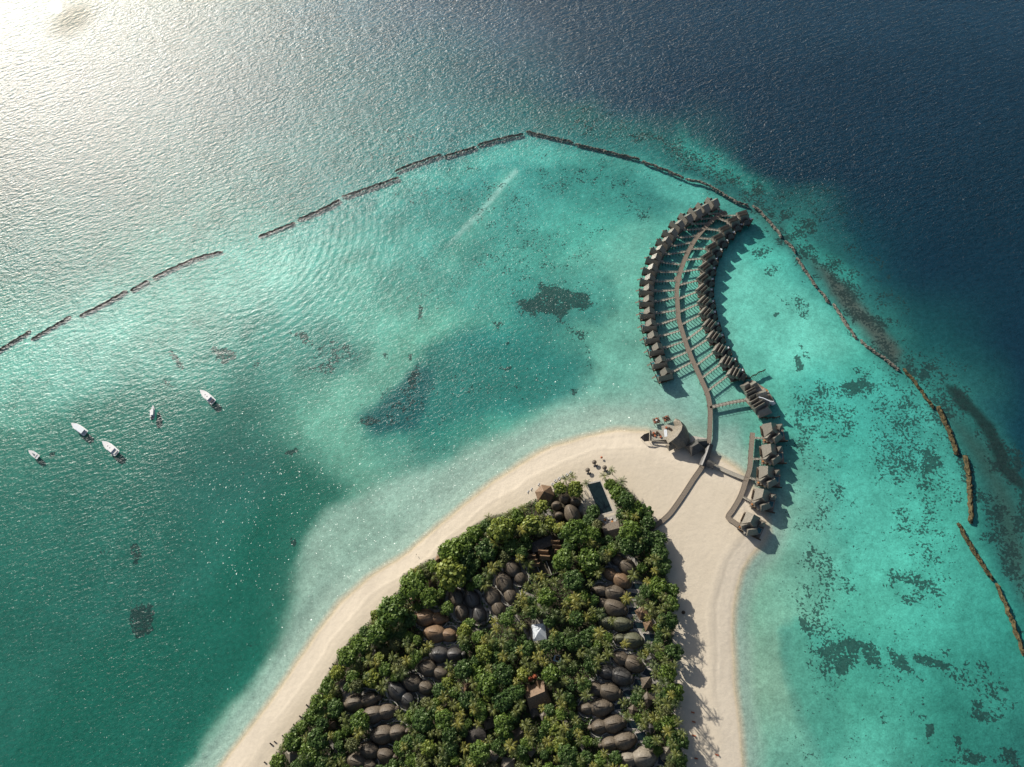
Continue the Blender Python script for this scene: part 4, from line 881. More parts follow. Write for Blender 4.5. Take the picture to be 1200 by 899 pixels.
    MB().gable(0,0,0,14,13,4.2,9.2,.4,1.2).build('roof', M_['thatch_red'], o); MB().box(-5.6,5.6,-4.8,4.8,0,4.2).build('wall', M_['wall'], o)
    for x in (-3.2,3.4): MB().gable(x,4.6,math.pi/2,6,3.6,4.6,7.6,.25,.1).build('dormer', M_['thatch_red'], o)
    MB().gable(-5,-8.0,math.pi/2,6,5,3.2,5.6,.25,1.2).build('wing_roof', M_['shingle2'], o); MB().box(2.6,4.6,-11.5,-6.6,0,.3).build('path', M_['coping'], o)
    for x,y in ((620,812),(632,808),(628,820),(638,818),(622,826)): CLEAR.append((x,y,9))
    LAND.append((629,815,'big brown lodge'))
    for i,(x,y,lab) in enumerate(((621.5,796,'red garden parasol above the big lodge, the lower left one of two'),(627,793,'red garden parasol above the big lodge, the upper right one of two'))):
        umbrella(x, y, 2.7, 'red', lab, 2.6, 'parasols above the lodge'); CLEAR.append((x,y,3.5))
    # round dark roof and slanted house
    q = base_at(557,862,4,GZ-.3); o = empty('round_house', q); tag(o, 'low round dark roofed house shaded by trees near the bottom', 'house')
    MB().pyramid(0,0,0,13,13,3.2,6.6,18,.3).build('roof', M_['darkwall'], o); MB().prism([(math.cos(t*.35)*5.4,math.sin(t*.35)*5.4) for t in range(18)],0,3.2).build('wall', M_['wall'], o); CLEAR.append((557,862,11)); LAND.append((557,862,'round dark house'))
    q = base_at(607,863,5,GZ-.3); o = empty('gabled_house', q, ang(607,863,1,-.8)); tag(o, 'dark gabled house below the big lodge, tan at one corner', 'house')
    MB().gable(0,0,0,9.5,8,3.4,7.2,.3,.8).build('roof', M_['thatch'], o); MB().box(-4,4,-3.2,3.2,0,3.4).build('wall', M_['wall'], o); CLEAR.append((607,863,9)); LAND.append((607,863,'dark gabled house'))
    # blue framed service shelter
    q = base_at(653,774,3,GZ-.3); o = empty('shelter', q, ang(653,774,1,.35)); tag(o, 'small pale blue shelter half hidden by trees below the white tent', 'shelter')
    MB().box(-2.4,2.4,-1.0,-.2,2.5,2.65).box(-2.4,-1.5,-.2,2.4,2.5,2.65).box(1.2,2.4,-.2,2.0,2.5,2.65).build('roof', M_['blue'], o)
    for sx in (-2.2,2.2):
        for sy in (-.8,1.9): MB().tube((sx,sy,0),(sx,sy,2.5),.08,.08,5).build('post', M_['white'], o)
    MB().box(-1.6,1.2,2.6,3.6,.3,1.3).build('crate', M_['cushion'], o); CLEAR.append((653,774,6)); LAND.append((653,774,'pale blue shelter'))

def umbrella(px, py, W, mat, label, z=2.7, group=None):
    p = base_at(px, py, z, GZ-.1); o = empty('parasol', p); tag(o, label, 'parasol', group)
    MB().pyramid(0,0,.2,W,W,z-.5,z+.25,8,.08).build('canopy', M_[mat], o); MB().tube((0,0,-.3),(0,0,z-.3),.05,.05,6).build('pole', M_['wood'], o)
    return o
def sunbed_proto(kind='cushion'):
    o = empty('sunbed', (0,0,0)); f = MB(); f.box(-1.0,1.0,-.36,.36,.26,.34)
    for x in (-.9,.9):
        for y in (-.32,.32): f.box(x-.04,x+.04,y-.04,y+.04,0,.26)
    f.build('frame', M_['wood'], o); MB().box(-.98,.35,-.33,.33,.34,.46).build('cushion', M_[kind], o)
    b = MB(); b.add([(.35,-.33,.36),(.35,.33,.36),(1.0,.33,.86),(1.0,-.33,.86),(.37,-.33,.48),(.37,.33,.48),(.98,.33,.98),(.98,-.33,.98)],[(3,2,1,0),(4,5,6,7),(0,1,5,4),(1,2,6,5),(2,3,7,6),(3,0,4,7)]); b.build('backrest', M_[kind], o)
    return o
def beach_things():
    umb = [(688.7,551.2,'lower left of three'),(696.5,542,'upper one of three'),(708.5,548.3,'right of three')]
    for i,(x,y,l) in enumerate(umb): umbrella(x, y, 3.1, 'thatch', 'round thatched parasol on the beach above the pool, ' + l, 2.9, 'thatched beach parasols')
    pr = {k: sunbed_proto(k) for k in ('cushion','cushion_dark','red')}; used = set()
    def put(k, x, y, dx, dy, lab, g):
        o = pr[k] if k not in used else copy_tree(pr[k]); used.add(k)
        q = base_at(x, y, .4, GZ-.12); 
        o.location = q; o.rotation_euler.z = ang(x, y, dx, dy); tag(o, lab, 'sunbed', g)
    for i,(x,y) in enumerate(((697.8,546),(690,555),(709.6,552))):
        put('cushion_dark', x-1, y, 1, -1.1, 'dark sunbed at the foot of the %s parasol above the pool, left one' % ('upper','lower left','right')[i], 'sunbeds by the thatched parasols')
        c = copy_tree(pr['cushion_dark']); q = base_at(x+1.2, y+.6, .4, GZ-.12); c.location = q; c.rotation_euler.z = ang(x,y,1,-1.1); tag(c, 'dark sunbed at the foot of the %s parasol above the pool, right one' % ('upper','lower left','right')[i], 'sunbed', 'sunbeds by the thatched parasols')
    row = [(647,567.5),(650.4,563.5),(654.6,560.8),(659,559),(663.6,556.5),(668,553.8)]
    for i,(x,y) in enumerate(row): put('cushion', x, y, -.7, 1, 'pale sunbed, %s from the left in the beach row before the domes' % ORD[i], 'sunbed row on the north beach')
    for i,(x,y) in enumerate(row): 
        put('cushion', x+1.6, y+.9, -.7, 1, 'pale sunbed just right of the %s one in the beach row' % ORD[i], 'sunbed row on the north beach')
    for (x,y,l) in ((675,565.4,'alone right of the palms at the row'),(631.5,568,'just above the six-sided pavilion'),(623,573.5,'left of the six-sided pavilion, upper'),(619,576.5,'left of the six-sided pavilion, lower')): put('cushion', x, y, -.6, 1, 'pale sunbed ' + l, 'single sunbeds')
    wb = [(391.7,779),(388,784),(383,794),(361,827),(353,840),(346,850),(333,863),(318.7,872),(323.7,870),(322,886.5),(312,894)]
    for i,(x,y) in enumerate(wb): put('cushion_dark', x, y, -1, -.8, 'dark sunbed, %s from the top along the western tree line' % ORD[i], 'sunbeds along the western tree line')
    for i,(x,y) in enumerate(wb[:8]): put('cushion_dark', x+1.3, y+1.2, -1, -.8, 'dark sunbed just behind the %s one on the western beach' % ORD[i], 'sunbeds along the western tree line')
    for i,(x,y,l) in enumerate(((811.7,835,'topmost'),(812.8,846,'second from top'),(813,862,'third from top'),(815.6,888.8,'lowest'),(840,884.5,'nearest the water'))): put('red', x, y, 1, .3, 'reddish sunbed among palm shadows on the eastern beach, ' + l, 'sunbeds on the eastern beach')
    umbrella(800.8, 718, 2.2, 'wood', 'small dark parasol in tree shade beside the eastern trees', 2.0)
    umbrella(705, 536.5, 1.6, 'red', 'small folded reddish parasol nearest the water above the pool', 2.0)

def person(px, py, head, label):
    q = base_at(px, py, .9, GZ-.15); me = bpy.data.meshes.new('person')
    # skeleton grown with a skin modifier: pelvis first
    V = [(0,0,.95),(0,0,1.15),(0,0,1.42),(0,.01,1.52),(0,.02,1.62),(0,.02,1.74),(.10,0,.90),(.12,.12,.50),(.12,.05,.08),(.12,.20,.03),(-.10,0,.90),(-.12,-.10,.50),(-.12,-.22,.10),(-.12,-.08,.03),
         (.19,0,1.40),(.25,-.08,1.14),(.26,.06,.92),(.26,.12,.84),(-.19,0,1.40),(-.25,.08,1.14),(-.26,.18,.94),(-.26,.24,.86)]
    E = [(0,1),(1,2),(2,3),(3,4),(4,5),(0,6),(6,7),(7,8),(8,9),(0,10),(10,11),(11,12),(12,13),(2,14),(14,15),(15,16),(16,17),(2,18),(18,19),(19,20),(20,21)]
    rad = [.13,.115,.14,.055,.095,.07,.09,.06,.04,.035,.09,.06,.04,.035,.055,.042,.032,.03,.055,.042,.032,.03]
    me.from_pydata(V, E, []); o = bpy.data.objects.new('person', me); COL.objects.link(o); o.location = q; o.rotation_euler.z = head
    sk = o.modifiers.new('skin','SKIN'); lay = me.skin_vertices[0] if me.skin_vertices else None
    if lay is None:
        bm = __import__('bmesh').new(); bm.from_mesh(me); bm.verts.layers.skin.verify(); bm.to_mesh(me); bm.free(); lay = me.skin_vertices[0]
    for i, r in enumerate(rad): lay.data[i].radius = (r, r*.8)
    lay.data[0].use_root = True
    sb = o.modifiers.new('sub','SUBSURF'); sb.levels = 1; sb.render_levels = 1; me.materials.append(M_['skin'])
    hair = MB(); hair.smooth = True; dome_mesh(hair, 0, 0, .115, .12, 0, 1.66, .15, nseg=10, nr=4); hair.build('hair', M_['wood'], o)
    sh = MB(); sh.smooth = True; sh.tube((.0,0,.82),(0,0,1.04),.19,.165,12); sh.build('shorts', M_['cloth'], o)
    tag(o, label, 'person')

# ------------------------------------------------------------------ restaurant at the tip
def restaurant():
    T = lambda X, Y, z=0: P(745+X/12, 480+Y/12, z)
    q = T(600,330,6); q = Vector((q.x,q.y,GZ-.3))
    def loc(pts, z): return [((T(x,y,z)-q).x, (T(x,y,z)-q).y) for x,y in pts]
    o = empty('beach_restaurant', q); tag(o, 'restaurant with one big curling tan and grey thatch roof at the spit tip', 'restaurant')
    rd = loc([(585,130),(625,160),(655,235),(640,305),(580,385),(510,430),(455,455)], 11); ie = loc([(555,128),(528,175),(548,240),(520,300),(455,345),(430,400),(428,440)], 4); oe = loc([(612,145),(700,230),(745,330),(765,440),(720,520),(610,560),(500,500)], 4)
    r = MB(); loft(r, ie, rd, oe, 3.4, [8,10,11.5,11.8,11,9,7], 3.2); r.build('roof', M_['thatch_pale'], o)
    b = MB(); b.prism(loc([(560,200),(640,200),(720,330),(720,480),(600,520),(500,480),(480,400),(560,330)], 2)[::-1], 0, 3.6); b.build('wall', M_['wall'], o)
    c = T(505,505,5)-q; MB().gable(c.x, c.y, ang(787,522,1,-.5), 6.5, 5.0, 3.2, 6.4, .3, 1.0).build('side_roof', M_['thatch_pale'], o)
    dk = loc([(360,235),(450,215),(545,235),(560,330),(520,420),(400,430),(200,440),(200,285),(300,285),(370,300)], 1.4); MB().prism(dk[::-1], .3, .9).build('deck', M_['deck_pale'], o)
    c = T(420,340,2.6)-q; MB().obox(c.x, c.y, ang(780,508,.1,1), 5.2, 2.0, 2.6, 2.8).build('awning', M_['canvas'], o)
    # tables and stools on the deck
    for k,(X,Y) in enumerate(((250,330),(285,345),(235,355),(270,370),(300,320),(330,350),(350,385),(470,265),(490,275),(430,255),(510,300))):
        c = T(X,Y,2)-q; MB().obox(c.x, c.y, k*.7, 1.3, 1.1, .9, 1.65).build('table', M_['wood' if k%3 else 'red'], o)
    rl = MB(); ribbon(rl, [Vector((*p,0)) for p in loc([(195,285),(195,440),(300,455),(400,465)], 1.6)], .25, .9, 1.9); rl.build('railing', M_['deck_pale'], o)
    LAND.append((795,508,'beach restaurant'))
    # leaf shaped shade sail at the west end
    q2 = T(135,380,5); o = empty('shade_canopy', (q2.x,q2.y,GZ-.3)); tag(o, 'dark leaf shaped canopy at the left end of the restaurant deck', 'canopy')
    a, b_, c_, d_, e_ = [T(x,y,z) - Vector((q2.x,q2.y,GZ-.3)) for x,y,z in ((65,390,4.5),(190,322,6.5),(190,440,4.0),(120,345,6.0),(120,450,3.6))]
    m = MB(); m.add([a,d_,b_,c_,e_, a+Vector((0,0,-.15)), d_+Vector((0,0,-.15)), b_+Vector((0,0,-.15)), c_+Vector((0,0,-.15)), e_+Vector((0,0,-.15))], [(0,1,2,3,4),(9,8,7,6,5),(0,5,6,1),(1,6,7,2),(2,7,8,3),(3,8,9,4),(4,9,5,0)]); m.build('shell', M_['darkwall'], o)
    for v in (a,b_,c_): MB().tube((v.x*.93,v.y*.93,0),(v.x*.93,v.y*.93,v.z-.1),.12,.10,6).build('post', M_['wood'], o)
    # two little platforms standing in the water
    for i,(X,Y,l) in enumerate(((290,155,'left'),(432,128,'right'))):
        p = T(X,Y,DZ); o = empty('dining_platform', (p.x,p.y,0), .2+i*.1); tag(o, 'small round table platform over the water off the restaurant, %s one' % l, 'platform', 'dining platforms over the water')
        MB().box(-2.3,2.3,-2.1,2.1,DZ-.4,DZ-.1).build('deck', M_['deck'], o)
        MB().tube((0,0,DZ-.1),(0,0,DZ+.7),.7,.7,10).build('table', M_['cushion' if i == 0 else 'wood'], o)
        for k in range(5): t = k*1.256; MB().obox(math.cos(t)*1.5, math.sin(t)*1.5, t, .8, 1.0, DZ-.1, DZ+.7).build('seat', M_['red' if k%2 else 'wood'], o)
        for sx in (-2,2):
            for sy in (-1.8,1.8): pile(o, sx, sy, DZ+(.6 if i else 0))
    # arrival pavilion with terrace and covered walk
    q3 = T(850,520,6); o = empty('arrival_pavilion', (q3.x,q3.y,GZ-.3)); O = Vector((q3.x,q3.y,GZ-.3)); tag(o, 'dark hipped arrival pavilion with tan terrace joining restaurant and jetty', 'pavilion')
    def lc(pts, z): return [((T(x,y,z)-O).x, (T(x,y,z)-O).y) for x,y in pts]
    MB().prism(lc([(765,385),(790,365),(1010,405),(1010,480),(900,540),(770,520)], 2)[::-1], .2, .75).build('terrace', M_['coping'], o)
    c = T(835,520,6)-O; MB().gable(c.x, c.y, ang(815,523,1,-.55), 10.5, 8.5, 3.2, 7.8, .3, 3.0).build('roof', M_['shingle2'], o)
    c = T(935,455,6)-O; MB().gable(c.x, c.y, ang(823,518,1,-.1), 7.0, 5.2, 3.2, 6.4, .3, .6).build('walk_roof', M_['shingle2'], o)
    MB().prism(lc([(780,500),(880,470),(900,560),(790,560)], 2)[::-1], .5, 3.3).build('wall', M_['wall'], o)
    # roofed stretch of the jetty
    for nm, pts, lab in (('covered_walk',[(832,520),(829,530),(826,538),(823,545.5)],'dark curved roof covering the jetty where it meets the sand'),('covered_walk',[(828.5,541),(833,543),(837,545)],'short dark roof over the start of the straight sand walkway')):
        w3 = [P(x,y,5.2) for x,y in pts]; g = Vector((w3[0].x,w3[0].y,0)); o = empty(nm, g); tag(o, lab, 'covered walk')
        pp = densify([Vector((p.x,p.y,0))-g for p in w3], 1.5); n = len(pp); Ls, Rs = [], []
        for i, p in enumerate(pp):
            t = (pp[min(i+1,n-1)]-pp[max(i-1,0)]).normalized(); qv = Vector((-t.y,t.x,0))*2.2; Ls.append((p+qv)); Rs.append((p-qv))
        r = MB(); loft(r, [(v.x,v.y) for v in Ls], [(v.x,v.y) for v in pp], [(v.x,v.y) for v in Rs], 4.2, [5.8]*n, 4.2); r.build('roof', M_['shingle2'], o)
        for v in (Ls[0],Rs[0],Ls[-1],Rs[-1],Ls[n//2],Rs[n//2]): MB().tube((v.x*.98,v.y*.98,.4),(v.x*.98,v.y*.98,4.2),.12,.12,6).build('post', M_['wood'], o)

def spa():
    T = lambda X, Y, z=0: P(860+X/15, 430+Y/15, z)
    q = T(480,540,6); O = Vector((q.x,q.y,0)); o = empty('overwater_spa', O); tag(o, 'large many gabled overwater spa joined to the jetty by a walkway', 'spa')
    MB().prism([((T(x,y,DZ)-O).x,(T(x,y,DZ)-O).y) for x,y in ((170,290),(330,230),(600,400),(720,620),(600,720),(450,900),(330,740),(190,590),(240,500))][::-1], DZ-.5, DZ-.2).build('deck', M_['deck'], o)
    MB().prism([((T(x,y,DZ)-O).x,(T(x,y,DZ)-O).y) for x,y in ((195,560),(230,500),(300,540),(310,660),(260,640))][::-1], DZ-.2, DZ+.02).build('entrance_deck', M_['deck_pale'], o)
    wl = MB(); wl.prism([((T(x,y,3)-O).x,(T(x,y,3)-O).y) for x,y in ((220,340),(400,300),(560,470),(640,620),(500,800),(380,740),(320,600))][::-1], DZ-.2, 4.4); wl.build('wall', M_['wall'], o)
    for (X,Y,L_,W,z0,z1,dx,dy,hp) in ((225,330,6.5,6,4.2,8.8,1,-.55,1.5),(345,320,7,6,4.2,8.8,1,-.6,1.5),(290,410,7.5,3.6,4.8,9,1,-.55,.2),(300,450,7.5,3.8,4.6,9,1,-.55,.2),(345,505,7,3.6,4.6,8.6,1,-.45,.2),(480,480,9,7,4.4,9.0,1,-.25,1.2),
         (370,590,7.5,3.6,4.6,8.6,1,-.6,.2),(430,640,9,3.6,4.6,9,1,-.55,.2),(450,700,8.5,5,4.4,9.4,1,-.6,.4),(530,600,9,7,4.2,8.8,1,.35,1.5),(520,760,10,7,4.0,7.6,1,-.4,2.2)):
        c = T(X,Y,(z0+z1)/2)-O; MB().gable(c.x, c.y, ang(860+X/15,430+Y/15,dx,dy), L_, W, z0, z1, .25, hp).build('roof', M_['shingle'], o)
    c = T(685,630,3)-O; MB().obox(c.x,c.y,.4,2.6,2.6,DZ-.2,DZ+.7).build('plunge_tub', M_['canvas'], o)
    rl = MB(); ribbon(rl, [Vector(((T(x,y,4)-O).x,(T(x,y,4)-O).y,0)) for x,y in ((420,580),(500,600),(620,655),(680,660))], .5, 4.4, 9.1); rl.build('ridge_beam', M_['canvas'], o)
    for k,(X,Y) in enumerate(((480,385),(520,400),(575,420),(590,440))): c = T(X,Y,2)-O; MB().obox(c.x,c.y,k,1.8,1.1,DZ-.2,DZ+.4).build('daybed', M_['deck_pale' if k%2 else 'orange'], o)
    for X,Y in ((200,320),(330,260),(600,420),(690,600),(600,700),(450,870),(340,720),(220,560),(450,350),(400,800)): c = T(X,Y,2)-O; pile(o, c.x, c.y, DZ-.3)
    walkway('jetty', [(832,477.5),(845,474.5),(858,471.5),(873,469)], 2.0, 'straight pale walkway from the main jetty to the overwater spa', 'walkway', mat='deck_pale', every=2.4)
    for pts, lab in (([(872.5,446.5),(875,443),(879,443),(882,440),(886,439),(889,436),(893,435),(897,433)],'zigzag dark privacy screen standing in the water above the spa'),([(890,489.5),(898,489),(900,490),(906,488.5),(908,489.5),(914,488)],'dark privacy screen standing in the water below the spa')):
        w3 = [P(x,y,2) for x,y in pts]; g = Vector((w3[0].x,w3[0].y,0)); s = empty('privacy_screen', g); tag(s, lab, 'screen')
        mb = MB()
        pp = [Vector((p.x,p.y,0))-g for p in w3]
        for a, b in zip(pp, pp[1:]):
            n = max(1,int((b-a).length/.9)); d = b-a
            mb.obox((a.x+b.x)/2,(a.y+b.y)/2,math.atan2(d.y,d.x),d.length,.22,.9,2.5)
        mb.build('panel', M_['wood'], s)
        for p in pp: pile(s, p.x, p.y, 2.8)
        for a, b in zip(pp, pp[1:]): m = (a+b)/2; pile(s, m.x, m.y, 2.8)

# ------------------------------------------------------------------ breakwaters
BW = [[(-8,414),(35,387)],[(35,398),(82,370)],[(92,370),(120,356),(148,340)],[(152,340),(173,328)],[(178,325),(205,312),(232,301),(260,294)],[(302,277),(345,260)],[(348,257),(374,246),(398,233)],
 [(400,230),(430,220),(467,207)],[(462,200),(485,191),(517,180)],[(519,183),(558,171)],[(559,169),(585,162),(613,156)],[(616,153),(645,160),(672,166)],[(674,168),(712,177),(750,186)],[(752,188),(776,197),(802,208)],
 [(803,209),(825,214),(842,223),(860,234),(878,241)],[(882,240),(890,246),(900,257),(909,267),(917,278)],[(920,281),(927,287),(933,296)],[(934,301),(945,318),(958,337)],[(960,339),(967,347),(972,355)],[(977,355),(985,368),(996,385),(1005,397)],[(1008,397),(1020,408),(1035,418),(1055,434)],
 [(1059,431),(1070,444),(1082,460),(1095,478)],[(1100,475),(1108,493),(1116,512),(1123,533)],[(1132,533),(1136,555),(1138,585),(1139,613)],[(1123,612),(1135,633),(1150,658),(1165,680)],[(1168,683),(1178,705),(1190,735),(1201,768)]]
def breakwaters():
    for i, pts in enumerate(BW):
        thick = 2.3 if i < 22 else (4.0 if i in (22,23) else 3.0)
        if i in (0,1,2): thick = 3.4
        mossy = i >= 21
        w3 = [Vector((P(x,y,0).x,P(x,y,0).y,0)) for x,y in pts]; g = w3[0].copy(); g.z = 0
        pp = densify([p-g for p in w3], 1.1) if len(w3) > 2 else [ (w3[0]-g)*(1-t) + (w3[1]-g)*t for t in [k/40 for k in range(41)]]
        rr = random.Random(100+i); mb = MB(); n = len(pp)
        # a rubble mound: rows of uneven vertices across the line
        K = 9; vs = []
        for a, p in enumerate(pp):
            t = (pp[min(a+1,n-1)]-pp[max(a-1,0)]).normalized(); q = Vector((-t.y,t.x,0)); taper = min(1, (a+.6)/3, (n-a-.4)/3)
            wob = math.sin(a*.7+i)*.35 + rr.uniform(-.35,.35)
            for k in range(K):
                u = (k/(K-1)*2-1); h = (1-abs(u)**1.7)*1.7*taper + rr.uniform(-.42,.42) - 1.3
                w_ = p + q*(u*thick*.40*(.55+.45*taper) + wob*.6 + rr.uniform(-.25,.25)); vs.append((w_.x+rr.uniform(-.3,.3), w_.y+rr.uniform(-.3,.3), h if abs(u) < .99 else -1.4))
        fs = [(a*K+k, (a+1)*K+k, (a+1)*K+k+1, a*K+k+1) for a in range(n-1) for k in range(K-1)]
        mb.add(vs, fs)
        o = mb.build('breakwater', M_['rock_moss' if mossy else 'rock'], None); o.location = g
        lab = 'low rock breakwater segment, %s counting clockwise from the left edge of the reef' % ORD[i] if i < 13 else 'low rock breakwater segment, %s counting up from the lower right' % ORD[25-i]
        tag(o, lab, 'breakwater', 'rock breakwater segments around the lagoon')

# ------------------------------------------------------------------ boats
def boats():
    data = [((34,528),(45.5,536.5),'small open white motorboat, leftmost of the five moored boats','open'),((84,496),(101.5,508.5),'white boat with grey rounded canopy, second from the left','canopy'),
            ((120,517),(138,532),'white cabin motorboat with dark hatches, lowest and widest of the five','cabin'),((180,475),(178.5,491.5),'slim white boat pointing up the picture, fourth from the left','slim'),((234.5,457),(251,472),'white boat with dark open stern, rightmost of the five','stern')]
    for (a, b, lab, kind) in data:
        A, B = P(*a, .6), P(*b, .6); c = (A+B)/2; d = A-B; L_ = Vector((d.x,d.y)).length*.98; W = L_*.30 if kind != 'open' else L_*.32
        o = empty('motorboat', (c.x,c.y,0), math.atan2(d.y,d.x)); tag(o, lab, 'boat', 'moored white boats')
        prof = [(-.5,.40),(-.46,.47),(-.2,.50),(.05,.49),(.22,.40),(.36,.25),(.46,.09),(.5,.0)]
        h = MB(); h.smooth = False; n = len(prof); vs = []
        for t, w_ in prof:
            sh = 1.0 + max(0,t)*.9
            for s, z, k in ((1,sh,1),(1,-.35,.72),(-1,-.35,.72),(-1,sh,1)): vs.append((t*L_*(1 if z > 0 else .93), s*w_*W*k*1.0, z))
        fs = []
        for i in range(n-1):
            for k in range(4): fs.append((i*4+k, (i+1)*4+k, (i+1)*4+(k+1)%4, i*4+(k+1)%4))
        fs.append((0,1,2,3)); h.add(vs, fs); h.build('hull', M_['white'], o)
        # deck recess
        dk = MB(); dk.prism([(-.42*L_,-.36*W),(.02*L_,-.40*W),(.2*L_,-.30*W),(.2*L_,.30*W),(.02*L_,.40*W),(-.42*L_,.36*W)], 1.02, 1.06); dk.build('deck', M_['canvas'], o)
        if kind in ('cabin','stern','canopy','slim'):
            x0, x1 = {'cabin':(-.26,.20),'stern':(-.22,.22),'canopy':(-.34,.34),'slim':(-.24,.20)}[kind]
            cb = MB(); cb.prism([(x0*L_,-.33*W),(x1*L_*.6,-.33*W),(x1*L_,-.18*W),(x1*L_,.18*W),(x1*L_*.6,.33*W),(x0*L_,.33*W)], 1.06, 2.3); cb.build('cabin', M_['white'], o)
            rf = MB(); rf.prism([(x0*L_-.3,-.38*W),(x1*L_*.55,-.38*W),(x1*L_*.85,-.20*W),(x1*L_*.85,.20*W),(x1*L_*.55,.38*W),(x0*L_-.3,.38*W)], 2.3, 2.45)
            r_ = rf.build('roof', M_['canvas' if kind == 'canopy' else 'white'], o)
            MB().box(x1*L_*.86,x1*L_*.86+.5,-.24*W,.24*W,1.2,2.0).build('windshield', M_['glass'], o)
            for k, hx in enumerate((-.08,.06) if kind in ('cabin','stern') else ()): MB().box(hx*L_-.35,hx*L_+.35,-.5,.5,2.45,2.52).build('hatch', M_['grey'], o)
        if kind == 'open':
            MB().box(-.1*L_,.06*L_,-.4,.4,1.06,1.9).build('console', M_['grey'], o); MB().box(-.3*L_,-.2*L_,-.36*W,.36*W,1.06,1.4).build('bench', M_['cushion'], o)
        else: MB().box(-.44*L_,-.34*L_,-.34*W,.34*W,1.06,1.5).build('bench', M_['cushion_dark' if kind in ('stern','slim') else 'cushion'], o)
        for s in (-.35,.35): MB().box(-.5*L_-.7,-.5*L_,s-.22,s+.22,.1,1.3).build('outboard_motor', M_['cushion_dark'], o)
# ------------------------------------------------------------------ trees
def leafmat(name, c1, c2, tr=.25, rv=.22):
    m, n, l = node_mat(name); out = N(n,'ShaderNodeOutputMaterial'); d = N(n,'ShaderNodeBsdfDiffuse'); t = N(n,'ShaderNodeBsdfTranslucent'); mx = N(n,'ShaderNodeMixShader'); mx.inputs[0].default_value = tr
    oi = N(n,'ShaderNodeObjectInfo'); geo = N(n,'ShaderNodeNewGeometry')
    wn = N(n,'ShaderNodeMath', operation='MULTIPLY_ADD'); wn.inputs[1].default_value = .65; wn.inputs[2].default_value = 0
    l.new(geo.outputs['Random Per Island'], wn.inputs[0])
    ad = N(n,'ShaderNodeMath', operation='MULTIPLY_ADD'); l.new(oi.outputs['Random'], ad.inputs[0]); ad.inputs[1].default_value = .45; l.new(wn.outputs[0], ad.inputs[2])
    mc = N(n,'ShaderNodeMix', data_type='RGBA'); l.new(ad.outputs[0], mc.inputs[0]); mc.inputs[6].default_value = (*c1,1); mc.inputs[7].default_value = (*c2,1)
    for s in (d, t): l.new(mc.outputs[2], s.inputs['Color'])
    l.new(d.outputs[0], mx.inputs[1]); l.new(t.outputs[0], mx.inputs[2])
    gl = N(n,'ShaderNodeBsdfGlossy'); gl.inputs['Roughness'].default_value = .45; gl.inputs['Color'].default_value = (.9,1,.7,1); m2 = N(n,'ShaderNodeMixShader'); m2.inputs[0].default_value = .035
    l.new(mx.outputs[0], m2.inputs[1]); l.new(gl.outputs[0], m2.inputs[2]); l.new(m2.outputs[0], out.inputs[0]); return m
LM = dict(dark = leafmat('dark_leaves',(.026,.062,.018),(.085,.150,.032)), mid = leafmat('green_leaves',(.05,.105,.020),(.16,.235,.036)), light = leafmat('light_leaves',(.11,.165,.026),(.28,.30,.05)),
          olive = leafmat('olive_leaves',(.065,.080,.028),(.15,.155,.055)), palm = leafmat('palm_fronds',(.08,.115,.028),(.20,.21,.055),.2), palmy = leafmat('yellow_palm_fronds',(.13,.15,.03),(.32,.29,.06),.2), palmd = leafmat('deep_palm_fronds',(.04,.07,.02),(.10,.13,.035),.2))
M_bark = surf('bark', (.10,.08,.06), (.19,.16,.12), 1.5)
def crown_mesh(name, seed, mat, nblob=26, per=62, leaf=.115, flat=.62):
    """unit crown, radius about 1: leaves scattered through uneven clumps"""
    r = random.Random(seed); vs = []; fs = []
    blobs = []
    for i in range(nblob):
        t = i/(nblob-1); a = i*2.39996 + r.uniform(-.3,.3); rad = math.sqrt(t)*.78*r.uniform(.85,1.1)
        z = flat*math.sqrt(max(0,1-rad*rad))*r.uniform(.75,1.05); blobs.append((math.cos(a)*rad, math.sin(a)*rad, z, r.choice((.15,.2,.26,.34,.40))*r.uniform(.9,1.1)))
    for k in range(8):
        a = k*.785+r.uniform(-.2,.2); blobs.append((math.cos(a)*.75, math.sin(a)*.75, r.uniform(.05,.25), r.uniform(.2,.3)))
    for bx, by, bz, br in blobs:
        for j in range(per):
            u = Vector((r.gauss(0,1), r.gauss(0,1), r.gauss(.35,1))); u.normalize()
            p = Vector((bx,by,bz)) + u*br*r.uniform(.72,1.06)
            if p.z < -.1: continue
            nrm = (u + Vector((r.uniform(-.6,.6), r.uniform(-.6,.6), r.uniform(-.2,.8)))).normalized()
            t1 = nrm.orthogonal().normalized(); t1 = (Matrix.Rotation(r.uniform(0,6.28),3,nrm) @ t1); t2 = nrm.cross(t1)
            l = leaf*r.uniform(.6,1.25); w_ = l*r.uniform(.5,.8); b = len(vs)
            vs += [p-t1*l-t2*w_*.2, p+t2*w_, p+t1*l+t2*w_*.1, p-t2*w_*.9]; fs.append((b,b+1,b+2,b+3))
    me = bpy.data.meshes.new(name); me.from_pydata([tuple(v) for v in vs], [], fs); me.materials.append(LM[mat]); return me
